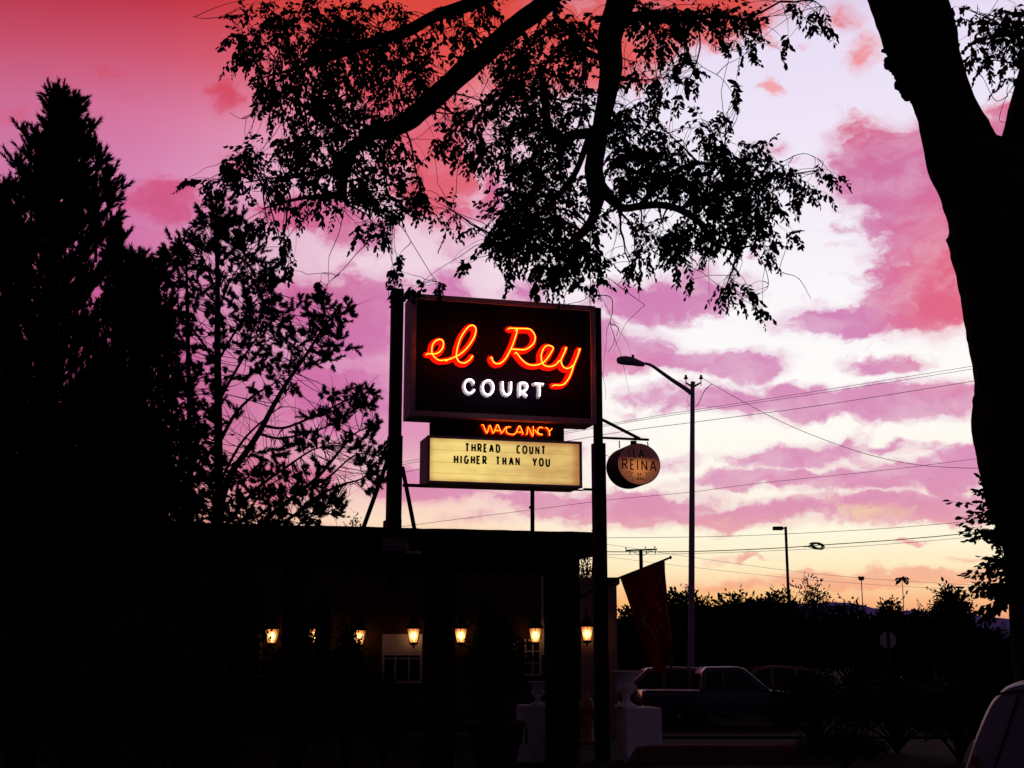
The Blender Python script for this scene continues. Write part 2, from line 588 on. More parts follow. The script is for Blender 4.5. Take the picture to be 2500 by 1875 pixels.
GL = {  # stroke glyphs in a unit box
    'A': [[(0, 0), (.46, 1)], [(1, 0), (.54, 1)], [(.2, .33), (.8, .33)]],
    'C': [arc(.5, .5, .5, .5, 50, 310)],
    'D': [[(0, 0), (0, 1), (.45, 1)] + arc(.45, .5, .55, .5, 75, -75) + [(.45, 0), (0, 0)]],
    'E': [[(1, 1), (0, 1), (0, 0), (1, 0)], [(0, .52), (.8, .52)]],
    'F': [[(1, 1), (0, 1), (0, 0)], [(0, .52), (.8, .52)]],
    'G': [arc(.5, .5, .5, .5, 55, 330) + [(1, .48), (.58, .48)]],
    'H': [[(0, 0), (0, 1)], [(1, 0), (1, 1)], [(0, .5), (1, .5)]],
    'I': [[(.5, 0), (.5, 1)]],
    'L': [[(0, 1), (0, 0), (1, 0)]],
    'M': [[(0, 0), (.05, 1)], [(.05, 1), (.5, .2)], [(.95, 1), (.5, .2)], [(1, 0), (.95, 1)]],
    'N': [[(0, 0), (0, 1)], [(0, 1), (1, 0)], [(1, 0), (1, 1)]],
    'O': [arc(.5, .5, .5, .5, 90, 450, 24)],
    'R': [[(0, 0), (0, 1), (.5, 1)] + arc(.5, .74, .45, .26, 80, -80, 10) + [(.5, .48), (0, .48)], [(.45, .48), (1, 0)]],
    'S': [arc(.5, .75, .45, .25, 30, 270, 12) + arc(.5, .25, .48, .25, 80, -150, 12)],
    'T': [[(0, 1), (1, 1)], [(.5, 1), (.5, 0)]],
    'U': [[(0, 1), (0, .4)] + arc(.5, .4, .5, .4, 190, 350, 12) + [(1, .4), (1, 1)]],
    'Y': [[(0, 1), (.5, .42)], [(1, 1), (.5, .42)], [(.5, .47), (.5, 0)]],
}


def glyph(mb, ch, u0, u1, z0, z1, w, o0, o1, rnd=False):
    for i, st in enumerate(GL[ch]):
        path = [(u0 + (w / 2) + x * (u1 - u0 - w), z0 + w / 2 + y * (z1 - z0 - w)) for x, y in st]
        ribbon(mb, path if rnd else [path[0]] + path[1:], w, o0, o1 + i * 0.0012, rnd)
        if not rnd:
            pass


PX = 0.00625       # metres per photo pixel at the sign

# ------------------------------------------------------------------ main motel sign
uL, zTL = UZ(1006, 717, .3)
uR, zTR = UZ(1453, 753, .3)
_, zBL = UZ(1004, 1015, .3)
_, zBR = UZ(1455, 1035, .3)
zT, zB = (zTL + zTR) / 2 + .018, (zBL + zBR) / 2 + .008
root = thing('motel_sign', 'tall motel sign on dark posts, black cabinet with red neon el Rey over white COURT', 'sign', S3(uR + .1, 0, 0))

# posts
zroof = UZ(960, 1288, 0)[1]
uPL0, uPL1 = UZ(951, 1000, 0)[0], UZ(979, 1000, 0)[0]
zpt = UZ(965, 707, 0)[1]
b = MB()
sbox(b, uPL0, uPL1, -.09, .09, zroof - .9, zpt)
sbox(b, uPL0 - .012, uPL1 + .018, -.105, .105, zroof - .9, UZ(965, 1065, 0)[1])
fix_normals(b.build('post', M['steel_dark'], root), .008)
uPR0, uPR1 = UZ(1449, 900, 0)[0], UZ(1467, 900, 0)[0]
b = MB()
sbox(b, uPR0, uPR1, -.06, .06, 0, UZ(1458, 753, 0)[1])
sbox(b, uPR0 - .03, uPR1 + .035, -.085, .085, 0, UZ(1460, 1083, 0)[1])
fix_normals(b.build('post', M['steel_dark'], root), .008)
# braces of the left post
for a, c in (((888, 1290), (949, 1118)), ((1012, 1292), (982, 1140))):
    u0, z0 = UZ(a[0], a[1], 0)
    u1, z1 = UZ(c[0], c[1], 0)
    k = -.35 if a[0] < 900 else .1
    b = MB().tube([S3(u0, k, z0 - .1), S3(u1, k * .1, z1)], .042, 4)
    b.build('brace', M['steel_dark'], root)
b = MB()
u0, z0 = UZ(943, 1288, .2)
sbox(b, u0, u0 + .22, -.1, .25, z0 - .05, z0 + .12)
b.build('base_block', M['steel_dark'], root)
# support pipe under the board
u0, z0 = UZ(1300, 1300, 0)
_, z1 = UZ(1300, 1186, 0)
b = MB().tube([S3(u0, 0, z0 - .3), S3(u0, 0, z1 + .1)], .033, 12)
b.tube([S3(u0 - .05, .02, z0 + .37), S3(u0 - .02, .02, z0 + .40)], .022, 8)
b.build('support_pipe', M['steel_dark'], root)

# cabinet
cab = MB()
fw = .074
sbox(cab, uL, uR, -.3, .24, zB, zT)
cab = fix_normals(cab.build('cabinet', M['frame'], root), .006)
b = MB()
sbox(b, uL - .004, uR + .004, .24, .302, zT - fw, zT + .004)
sbox(b, uL - .004, uR + .004, .24, .302, zB - .004, zB + fw)
sbox(b, uL - .003, uL + fw, .241, .300, zB + fw, zT - fw)
sbox(b, uR - fw, uR + .003, .241, .300, zB + fw, zT - fw)
b.build('frame', M['frame'], cab)
b = MB()
sbox(b, uL + fw, uR - fw, .2, .262, zB + fw, zT - fw)
b.build('face_panel', M['face'], cab)
# small lugs on the top edge
for px in (1200, 1010):
    u, z = UZ(px, 735, .1)
    b = MB()
    sbox(b, u - .03, u + .03, -.02, .1, zT, zT + .03)
    b.build('lifting_lug', M['steel_dark'], cab)

SCR = [
    (1020, 770, 10.055, [(235, 938), (350, 945), (420, 945), (520, 905), (600, 820), (632, 700), (600, 610), (525, 590), (440, 625), (370, 710), (345, 820), (352, 930), (400, 1010), (480, 1080), (560, 1105), (650, 1095), (718, 1085)]),
    (1020, 770, 10.055, [(738, 1088), (840, 1050), (930, 1010), (1020, 965), (1150, 860), (1270, 720), (1370, 560), (1420, 420), (1425, 330), (1390, 265), (1325, 243), (1250, 275), (1150, 390), (1050, 560), (985, 750), (960, 880), (945, 1000), (975, 1080), (1020, 1140), (1090, 1165), (1170, 1160), (1260, 1105), (1320, 1040), (1348, 990)]),
    (1180, 770, 8.508, [(175, 865), (190, 930), (230, 985), (290, 1005), (370, 985), (460, 900), (530, 780), (590, 660), (650, 500), (690, 370), (705, 310), (698, 285)]),
    (1180, 770, 8.508, [(545, 262), (700, 270), (940, 280), (1010, 320), (1060, 390), (1078, 460), (1060, 550), (1010, 620), (930, 680), (850, 712), (760, 710), (590, 698)]),
    (1180, 770, 8.508, [(685, 765), (760, 870), (840, 955), (930, 1015), (1040, 1035), (1130, 1025), (1230, 985), (1300, 925), (1390, 800), (1450, 690), (1430, 650), (1350, 622), (1290, 645), (1240, 710), (1205, 820), (1210, 930), (1240, 1010), (1300, 1050), (1380, 1062), (1460, 1045), (1530, 1000), (1585, 935)]),
    (1180, 770, 8.508, [(1730, 665), (1700, 740), (1650, 840), (1615, 930), (1625, 1000), (1670, 1075), (1740, 1100), (1810, 1080), (1875, 1025)]),
    (1180, 770, 8.508, [(2012, 690), (1950, 860), (1880, 1030), (1850, 1130), (1800, 1260), (1740, 1360), (1670, 1430), (1590, 1450), (1470, 1445)]),
]
OFFT = .40
tr, tb = MB(), MB()
for k, (ox, oy, s, pts) in enumerate(SCR):
    path = [UZ(ox + x / s, oy + y / s, OFFT) for x, y in pts]
    sm = crom(path, 5)
    ribbon(tr, sm, 15.5 * PX, .262, .300 + .0011 * k)
    stube(tb, sm, 1.4 * PX, OFFT, 8)
    for e in (sm[0], sm[-1]):                     # tube ends run back into the letter
        tb.tube([S3(e[0], OFFT, e[1]), S3(e[0], .29, e[1])], 1.2 * PX, 6)
scr = tr.build('script_lettering', M['red'], cab)
tb.build('neon_tube', glow_mat('neon_red', (1.0, .072, .004), 15.0), cab, smooth=True)

tube_white = glow_mat('neon_white', (1, .97, 1), 3.6)
CRT = [
    ('C', [[(490, 300), (460, 245), (400, 220), (335, 250), (295, 340), (310, 440), (370, 500), (430, 500), (480, 465), (500, 430)]]),
    ('O', [[(785 + 112 * math.sin(R(a)), 390 - 150 * math.cos(R(a))) for a in range(0, 361, 20)]]),
    ('U', [[(1085, 268), (1088, 360), (1095, 450), (1130, 520), (1180, 540), (1230, 520), (1258, 450), (1262, 360), (1262, 272)]]),
    ('R', [[(1445, 555), (1445, 440), (1448, 310), (1460, 292)], [(1460, 292), (1540, 290), (1592, 330), (1595, 400), (1550, 455), (1460, 468)], [(1500, 470), (1545, 520), (1588, 565)]]),
    ('T', [[(1745, 305), (1840, 310), (1935, 318)], [(1852, 320), (1856, 450), (1850, 572)]]),
]
for ch, sts in CRT:
    rb, wb = MB(), MB()
    for k, st in enumerate(sts):
        path = crom([UZ(1100 + x / 8.508, 900 + y / 8.508, .38) for x, y in st], 4)
        ribbon(rb, path, 8.4 * PX, .262, .30 + .0011 * k)
        stube(wb, path, 1.75 * PX, .38, 8)
    L = rb.build('block_letter', M['white'], cab)
    wb.build('white_neon_tube', tube_white, cab, smooth=True)

# hanging wires beside the post
# ------------------------------------------------------------------ vacancy sign
zV1 = zB - .006
uV0, _ = UZ(1058, 1040, .15)
uV1, _ = UZ(1378, 1050, .15)
uM0, zM1a = UZ(1046, 1064, .3)
uM1, zM1b = UZ(1418, 1078, .3)
_, zM0a = UZ(1046, 1182, .3)
_, zM0b = UZ(1418, 1188, .3)
zM1, zM0 = (zM1a + zM1b) / 2, (zM0a + zM0b) / 2
vac = thing('vacancy_sign', 'narrow black panel with red neon VACANCY, between the black cabinet and the message board', 'sign', S3((uV0 + uV1) / 2, 0, zM1 + .004))
b = MB()
sbox(b, uV0, uV1, -.15, .13, zM1 + .006, zV1)
b.build('panel', M['face'], vac)
VAC = [
    [(845, 115), (872, 122), (915, 228), (938, 238), (980, 122), (1022, 232), (1046, 240), (1092, 128), (1112, 122), (1172, 255)],
    [(1172, 255), (1240, 160), (1262, 150)], [(1055, 205), (1140, 210)],
    [(1322, 152), (1275, 146), (1248, 180), (1256, 238), (1302, 265), (1392, 262), (1448, 152), (1472, 142), (1515, 235), (1520, 272)],
    [(1425, 230), (1500, 236)],
    [(1580, 276), (1592, 240), (1605, 148), (1672, 284), (1688, 278), (1690, 140)],
    [(1715, 195), (1748, 240), (1785, 268), (1840, 276)],
    [(1848, 162), (1795, 155), (1765, 190), (1765, 232), (1790, 262), (1838, 272)],
    [(1885, 162), (1918, 170), (1950, 222), (1955, 290)], [(2000, 172), (1953, 225)],
]
tr, tb = MB(), MB()
for k, st in enumerate(VAC):
    path = crom([UZ(1050 + x / 6.703, 1020 + y / 6.703, .21) for x, y in st], 4)
    ribbon(tr, path, 5.0 * PX, .129, .142 + .0009 * k)
    stube(tb, path, 0.85 * PX, .21, 6)
tr.build('painted_lettering', M['red'], vac)
tb.build('neon_tube', glow_mat('neon_red_thin', (1.0, .10, .004), 10.0), vac, smooth=True)
tb = MB()
for st in ([(408, 198), (414, 88), (505, 208), (512, 98)], [(640 + 55 * math.sin(R(a)), 150 - 58 * math.cos(R(a))) for a in range(0, 361, 30)]):
    stube(tb, crom([UZ(1050 + x / 6.703, 1020 + y / 6.703, .2) for x, y in st], 3), 0.8 * PX, .2, 6)
tb.build('unlit_neon_tube', mat('unlit_neon', (.06, .05, .055), .3, .1, 5, 0, .3), vac, smooth=True)

# ------------------------------------------------------------------ lit message board
brd = thing('message_board', 'cream backlit message board reading THREAD COUNT HIGHER THAN YOU, below the vacancy panel', 'sign', S3((uM0 + uM1) / 2, 0, zM0))
b = MB()
sbox(b, uM0 - .012, uM1 + .012, -.3, .27, zM0, zM1)
shell = fix_normals(b.build('box', M['frame'], brd), .006)
b = MB()
bf = .035
sbox(b, uM0 - .016, uM1 + .016, .27, .312, zM1 - bf, zM1 + .003)
sbox(b, uM0 - .016, uM1 + .016, .27, .312, zM0 - .003, zM0 + bf)
sbox(b, uM0 - .015, uM0 + bf - .01, .271, .310, zM0 + bf, zM1 - bf)
sbox(b, uM1 - bf + .01, uM1 + .015, .271, .310, zM0 + bf, zM1 - bf)
b.build('frame', M['frame'], shell)
# backlit panel: fluorescent tubes behind yellowed plastic
bl = bpy.data.materials.new('backlit_panel')
bl.use_nodes = True
n = bl.node_tree
pb = n.nodes['Principled BSDF']
h = G(n)
t = n.nodes.new('ShaderNodeTexCoord')
so = n.nodes.new('ShaderNodeSeparateXYZ')
n.links.new(t.outputs['Generated'], so.inputs[0])
ex = h.m('MULTIPLY', h.smooth(so.outputs[0], 0, .05, .78, 1), h.smooth(so.outputs[0], .93, 1, 1, .72))
ez = h.m('MULTIPLY', h.smooth(so.outputs[2], 0, .12, .8, 1), h.smooth(so.outputs[2], .86, 1, 1, .8))
nz = h.m('MULTIPLY_ADD', h.noise(h.v('MULTIPLY', t.outputs['Object'], (1, 1, 2.5)), 2.4, 3, .5), .5, .74)
lr = h.smooth(so.outputs[0], .3, .8, 1.04, .86)
stn = h.m('MULTIPLY', h.m('MULTIPLY', ex, ez), h.m('MULTIPLY', nz, lr))
cc = h.mix(h.smooth(stn, .5, 1.05), lin((214, 140, 84)), lin((236, 206, 122)))
n.links.new(cc, pb.inputs['Emission Color'])
n.links.new(h.m('MULTIPLY', stn, 1.02), pb.inputs['Emission Strength'])
pb.inputs['Base Color'].default_value = (.5, .4, .2, 1)
pb.inputs['Roughness'].default_value = .6
b = MB()
sbox(b, uM0 + bf - .01, uM1 - bf + .01, .22, .285, zM0 + bf, zM1 - bf)
b.build('lit_panel', bl, brd)
b = MB()
for py in (1104, 1134, 1160):                       # letter rails
    z = UZ(1230, py, .29)[1]
    sbox(b, uM0 + bf, uM1 - bf, .285, .2866, z - .0025, z + .0025)
b.build('letter_rail', glow_mat('clear_rail', lin((222, 186, 104)), .55, (.3, .22, .1)), brd)
LT = [('T', 405, 490, 85, 250), ('H', 520, 605, 88, 252), ('R', 630, 715, 92, 256), ('E', 740, 810, 97, 259), ('A', 840, 930, 100, 264), ('D', 960, 1045, 105, 268),
      ('C', 1330, 1415, 117, 284), ('O', 1435, 1535, 122, 289), ('U', 1560, 1640, 130, 294), ('N', 1670, 1750, 135, 297), ('T', 1775, 1860, 137, 300),
      ('H', 205, 290, 297, 462), ('I', 315, 360, 300, 465), ('G', 388, 478, 304, 470), ('H', 510, 590, 307, 470), ('E', 612, 690, 310, 472), ('R', 720, 803, 313, 478),
      ('T', 960, 1040, 326, 490), ('H', 1078, 1155, 328, 491), ('A', 1195, 1285, 331, 493), ('N', 1315, 1395, 335, 497),
      ('Y', 1615, 1710, 343, 508), ('O', 1735, 1830, 347, 515), ('U', 1855, 1940, 354, 522)]
for ch, x0, x1, y0, y1 in LT:
    u0, za = UZ(1080 + x0 / 7.373, 1070 + y0 / 7.373, .292)
    u1, zb = UZ(1080 + x1 / 7.373, 1070 + y1 / 7.373, .292)
    b = MB()
    glyph(b, ch, u0, u1, zb, za, .022 if ch == 'N' else .0275, .2885, .2925)
    b.build('letter', M['black'], brd)
b = MB()                                            # arms to the posts
z = UZ(990, 1183, 0)[1]
sbox(b, UZ(984, 1183, 0)[0], UZ(1050, 1183, 0)[0], -.05, .05, z - .03, z + .01)
b.build('support_arm', M['steel_dark'], brd)
b = MB()
z = UZ(1420, 1192, 0)[1]
sbox(b, UZ(1390, 1190, 0)[0], UZ(1425, 1190, 0)[0], -.07, .07, z - .03, zM0 - .002)
sbox(b, UZ(1425, 1190, 0)[0], UZ(1449, 1190, 0)[0], -.04, .04, z - .03, z)
b.build('support_arm', M['steel_dark'], brd)
for u in (uM0 + .12, uM1 - .12):
    b = MB()
    sbox(b, u - .07, u + .07, .05, .11, zM1, zM1 + .028)
    b.build('lug', M['steel_dark'], brd)

# ------------------------------------------------------------------ round blade sign on the right post
RC = UZ(1560, 1133, .17)
uc, zc = RC
rr = 53.0 * PX
rx_ = (UZ(1612.5, 1136, .17)[0] - UZ(1507, 1136, .17)[0]) / 2
rr = (UZ(1560, 1083, .17)[1] - UZ(1560, 1185, .17)[1]) / 2
rs = thing('round_sign', 'round drum sign reading LA REINA SF NM, glowing orange, hung right of the tall post', 'sign', S3(uc, 0, zc - rr))
dax = (ST, SZ, SN)
b = MB()
n = 48
b.loft([[S3(uc + rx_ * math.cos(2 * math.pi * k / n), o, zc + rr * math.sin(2 * math.pi * k / n)) for k in range(n)] for o in (-.36, .165)])
drum = fix_normals(b.build('drum', M['steel_dark'], rs))
b = MB()
ring = lambda r, o: [S3(uc + r * rx_ / rr * math.cos(2 * math.pi * k / n), o, zc + r * math.sin(2 * math.pi * k / n)) for k in range(n)]
b.loft([ring(rr * .965, .10), ring(rr * .965, .172), ring(rr * .95, .174)])
lit = bpy.data.materials.new('lit_round_face')
lit.use_nodes = True
nn = lit.node_tree
pb = nn.nodes['Principled BSDF']
h = G(nn)
t = nn.nodes.new('ShaderNodeTexCoord')
so = nn.nodes.new('ShaderNodeSeparateXYZ')
nn.links.new(t.outputs['Generated'], so.inputs[0])
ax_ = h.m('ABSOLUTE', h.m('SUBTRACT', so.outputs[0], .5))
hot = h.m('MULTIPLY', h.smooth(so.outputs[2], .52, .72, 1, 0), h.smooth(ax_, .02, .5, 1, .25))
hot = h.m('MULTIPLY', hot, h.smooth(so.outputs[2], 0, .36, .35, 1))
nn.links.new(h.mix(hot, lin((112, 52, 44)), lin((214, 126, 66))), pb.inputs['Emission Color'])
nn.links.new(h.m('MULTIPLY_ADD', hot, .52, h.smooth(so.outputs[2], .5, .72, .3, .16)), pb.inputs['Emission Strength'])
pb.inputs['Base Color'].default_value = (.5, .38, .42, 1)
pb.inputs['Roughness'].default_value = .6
fix_normals(b.build('lit_face', lit, rs))


def rq(x, y):
    return UZ(1460 + x / 7.54, 1000 + y / 7.54, .176)


b = MB()
for ch, x0, x1, y0, y1, w in (('L', 648, 715, 712, 885, .017), ('A', 748, 848, 725, 892, .017),
                              ('R', 440, 552, 898, 1102, .020), ('E', 590, 668, 912, 1112, .020), ('I', 712, 748, 922, 1120, .020), ('N', 795, 908, 928, 1126, .020), ('A', 952, 1078, 938, 1145, .020),
                              ('S', 722, 764, 1163, 1226, .009), ('F', 778, 808, 1166, 1228, .009), ('N', 708, 752, 1240, 1300, .009), ('M', 768, 832, 1243, 1304, .009)):
    u0, za = rq(x0, y0)
    u1, zb = rq(x1, y1)
    glyph(b, ch, u0, u1, zb, za, w, .173, .177)
b.build('lettering', M['black'], rs)
FL = [[(640, 1160), (610, 1190), (625, 1230), (650, 1270), (665, 1290), (650, 1305), (625, 1298), (635, 1275)],
      [(640, 1160), (590, 1140), (540, 1140), (525, 1165), (545, 1180), (560, 1165)], [(560, 1150), (600, 1165), (575, 1215), (600, 1240), (610, 1220)],
      [(870, 1165), (895, 1200), (880, 1250), (885, 1290), (870, 1310), (848, 1300), (850, 1275)],
      [(870, 1165), (930, 1160), (975, 1170), (990, 1195), (970, 1210), (955, 1195)], [(930, 1170), (915, 1200), (945, 1235), (920, 1265), (905, 1245)],
      [(600, 865), (560, 820), (530, 780), (540, 755), (565, 760), (560, 785)], [(600, 865), (590, 790), (580, 735), (600, 705), (625, 715), (615, 745)], [(600, 865), (540, 850), (500, 830), (490, 855), (515, 870)],
      [(870, 880), (900, 830), (925, 800), (940, 820), (925, 840)], [(870, 880), (860, 800), (850, 750), (870, 735), (890, 750), (880, 775)], [(870, 880), (930, 880), (980, 890), (995, 870), (975, 855)]]
for grp in (FL[:3], FL[3:6], FL[6:9], FL[9:]):
    b = MB()
    for k, st in enumerate(grp):
        ribbon(b, crom([rq(x, y) for x, y in st], 3), .0065, .173, .1765 + .0002 * k, False)
    b.build('scrollwork', M['black'], rs)
b = MB()
u0, z0 = UZ(1474, 1072, 0)
u1, z1 = UZ(1581, 1078, 0)
b.tube([S3(u0 - .02, 0, z0 + .02), S3(u1 + .02, 0, z1 + .03)], .024, 4)
u0, z0 = UZ(1473, 1026, 0)
u1, z1 = UZ(1562, 1076, 0)
b.tube([S3(u0 - .02, 0, z0 + .01), S3(u1, 0, z1 + .03)], .03, 4)
u0, z0 = UZ(1512, 1076, 0)
b.tube([S3(u0, 0, z0), S3(u0, 0, z0 - .12)], .009, 6)
u0, z0 = UZ(1581, 1079, 0)
b.tube([S3(u0, 0, z0), S3(u0 + .01, 0, z0 - .1)], .009, 6)
b.tube([S3(uc - .02, 0, zc + rr - .01), S3(uc - .02, 0, zc + rr + .06)], .05, 8)
b.build('bracket', M['steel_dark'], rs)
b = MB()
b.tube([S3(*x) for x in crom([(UZ(1477, 1114, 0)[0], 0, UZ(1477, 1114, 0)[1]), (UZ(1482, 1112, 0)[0], 0, UZ(1482, 1112, 0)[1]), (UZ(1490, 1118, 0)[0], 0, UZ(1490, 1118, 0)[1])], 4)], .004, 5)
b.build('feed_wire', M['wire'], rs)

# ------------------------------------------------------------------ entry canopy the sign stands over
uC0, zC = UZ(300, 1262, .9)
uC1, zCr = UZ(1449, 1305, .9)
zCl = UZ(560, 1272, .9)[1]
zC = (zCl + zCr) / 2
can = thing('entry_canopy', 'long dark flat-roofed entry canopy on thick square posts beneath the tall sign', 'canopy', S3(UZ(1370, 1600, 0)[0], 0, 0))
b = MB()
uE = UZ(1448, 1320, .9)[0]
segs = 60
rings = []
for i in range(segs + 1):
    u = uC0 + (uE - uC0) * i / segs
    dz = .012 * mnoise.noise(Vector((u * 1.7, 2, 0))) + .007 * mnoise.noise(Vector((u * 6, 5, 0)))
    rings.append([S3(u, .9, zC - .36), S3(u, .9, zC + dz), S3(u, -1.6, zC + dz - .02), S3(u, -1.6, zC - .36)])
b.loft(rings)
roof = fix_normals(b.build('roof', M['wood_dark'], can))
b = MB()
for i in range(22):
    u = uC0 + .3 + i * (uE - uC0 - .6) / 21
    b.tube([S3(u, 1.0, zC - .42), S3(u, -1.58, zC - .42)], .055, 8)
b.build('rafter', M['wood_dark'], can, smooth=True)
for px0, px1 in ((1349, 1414), (1046, 1112), (690, 742)):
    u0, u1 = UZ(px0, 1600, .62)[0], UZ(px1, 1600, .62)[0]
    b = MB()
    sbox(b, u0, u1, .62 - (u1 - u0), .62, -.02, zC - .48)
    fix_normals(b.build('post', M['wood_dark'], can), .03)
b = MB()
sbox(b, uC0 + .1, uE - .14, .28, .6, zC - .58, zC - .362)
b.build('beam', M['wood_dark'], can)
# small painted board on the fascia (its two rows are illegible in the photo)
u0, z0 = UZ(935, 1342, .93)
u1, z1 = UZ(998, 1318, .93)
nb = thing('notice_board', 'small pale two-line notice board fixed on the dark canopy fascia', 'sign', S3((u0 + u1) / 2, .91, z0))
b = MB()
sbox(b, u0, u1, .904, .925, z0, z1)
b.build('board', mat('notice_paint', (.28, .22, .26), .8, .2, 9, 0, .05), nb)
b = MB()
rnd = random.Random(5)
for row in range(2):
    zz = z1 - .015 - row * (z1 - z0) * .48
    u = u0 + .03 + row * .03
    while u < u1 - .05:
        w = rnd.uniform(.008, .018)
        hh = (z1 - z0) * rnd.uniform(.28, .36)
        sbox(b, u, u + w, .925, .928, zz - hh, zz)
        u += w + rnd.uniform(.01, .03)
b.build('faded_marks', M['face'], nb)
# downlight fitting under the fascia
b = MB()
u0, z0 = UZ(1008, 1350, 1.0)
b.tube([S3(u0 - .12, 1.0, z0), S3(u0 + .12, 1.0, z0)], .02, 8)
b.tube([S3(u0, 1.0, z0), S3(u0, .88, z0 + .02)], .012, 6)
tag(b.build('light_fitting', M['trim'], loc=S3(u0, 1.0, z0), smooth=True), 'thin pale tube fitting under the canopy fascia, below the notice board', 'light')

# ------------------------------------------------------------------ motel building behind
BY = 26.0
bld = thing('motel_building', 'low brown adobe motel building with white-trimmed windows behind the canopy', 'building', (0, BY, gz(BY)))
x0 = at(-150, 1500, BY).x
x1 = at(1417, 1500, BY).x
x2 = at(1506, 1500, BY).x
z1 = at(1250, 1352, BY).z
z2 = at(1460, 1411, BY).z
b = MB()
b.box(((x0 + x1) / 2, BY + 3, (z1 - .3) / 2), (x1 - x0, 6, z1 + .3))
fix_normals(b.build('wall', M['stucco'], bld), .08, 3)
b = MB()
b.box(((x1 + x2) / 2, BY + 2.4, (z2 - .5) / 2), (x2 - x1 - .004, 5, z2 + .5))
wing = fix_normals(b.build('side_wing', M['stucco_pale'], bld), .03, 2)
b = MB()
pz = at(1460, 1422, BY).z
b.box(((x1 + x2) / 2 + .02, BY + 2.4, (z2 + pz) / 2 - .02), (x2 - x1 + .07, 5.1, z2 - pz + .05))
fix_normals(b.build('parapet_cap', M['stucco_pale'], wing), .02, 2)


def window(px0, py0, px1, py1, blind=None, nv=1, nh=1):
    a, c = at(px0, py1, BY), at(px1, py0, BY)
    y = BY - .012
    w, hh = c.x - a.x, c.z - a.z
    cx, cz = (a.x + c.x) / 2, (a.z + c.z) / 2
    t = .045
    fr = MB()
    fr.box((a.x + t / 2, y - .02, cz), (t, .07, hh)).box((c.x - t / 2, y - .02, cz), (t, .07, hh))
    fr.box((cx, y - .018, c.z - t / 2), (w - 2 * t, .06, t)).box((cx, y - .018, a.z + t / 2), (w - 2 * t, .06, t))
    for i in range(nv):
        fr.box((a.x + w * (i + 1) / (nv + 1), y - .012, cz), (.028, .045, hh - 2 * t))
    for i in range(nh):
        fr.box((cx, y - .010, a.z + hh * (i + 1) / (nh + 1)), (w - 2 * t, .036, .025))
    f = fr.build('window', M['trim'], bld)
    MB().box((cx, y - .002, cz), (w - 2 * t, .012, hh - 2 * t)).build('pane', M['glass'], f)
    if blind:
        bz = at(px0, blind, BY).z
        bb = MB()
        k = 7
        for i in range(k):
            bb.box((cx, y - .05 - .004 * (i % 2), bz + (c.z - bz) * (i + .5) / k), (w - .01, .012, (c.z - bz) / k * .97))
        bb.build('blind', M['blind'], f)


window(932, 1548, 1032, 1668, 1600, 2, 1)
window(1222, 1560, 1265, 1650, 1592, 1, 1)
window(1280, 1560, 1322, 1650, None, 1, 2)
window(560, 1550, 640, 1660, None, 2, 2)
b = MB()
a, c = at(1322, 1600, BY), at(1327, 1408, BY)
b.box(((a.x + c.x) / 2, BY - .03, (a.z + c.z) / 2), (.05, .05, c.z - a.z))
b.build('downpipe', M['trim'], bld)
# inner columns of the portal along the wall
for px in (790, 1185):
    p = at(px, 1600, BY - 1.3)
    b = MB()
    b.box((p.x, p.y, 1.2), (.3, .3, 2.9))
    fix_normals(b.build('column', M['wood_dark'], bld), .02)

# ------------------------------------------------------------------ wall lanterns
pane = bpy.data.materials.new('lantern_glass')
pane.use_nodes = True
nn = pane.node_tree
nn.nodes.clear()
h = G(nn)
o = nn.nodes.new('ShaderNodeOutputMaterial')
tp = nn.nodes.new('ShaderNodeBsdfTransparent')
tp.inputs[0].default_value = (1, .72, .38, 1)
em = nn.nodes.new('ShaderNodeEmission')
t = nn.nodes.new('ShaderNodeTexCoord')
so = nn.nodes.new('ShaderNodeSeparateXYZ')
nn.links.new(t.outputs['Generated'], so.inputs[0])
hz = h.m('MULTIPLY', h.smooth(so.outputs[2], .0, .45, .35, 1), h.smooth(so.outputs[2], .5, 1.0, 1, .35))
hx = h.smooth(h.m('ABSOLUTE', h.m('SUBTRACT', so.outputs[0], .5)), .08, .42, 2.2, .6)
nn.links.new(h.mix(h.m('MULTIPLY', hz, .8), (1, .14, .02, 1), (1, .62, .2, 1)), em.inputs[0])
nn.links.new(h.m('MULTIPLY', h.m('MULTIPLY', hz, hx), 1.9), em.inputs[1])
mx = nn.nodes.new('ShaderNodeMixShader')
mx.inputs[0].default_value = .6
nn.links.new(tp.outputs[0], mx.inputs[1])
nn.links.new(em.outputs[0], mx.inputs[2])
nn.links.new(mx.outputs[0], o.inputs[0])
bulb = glow_mat('bulb', (1, .72, .32), 16.0)


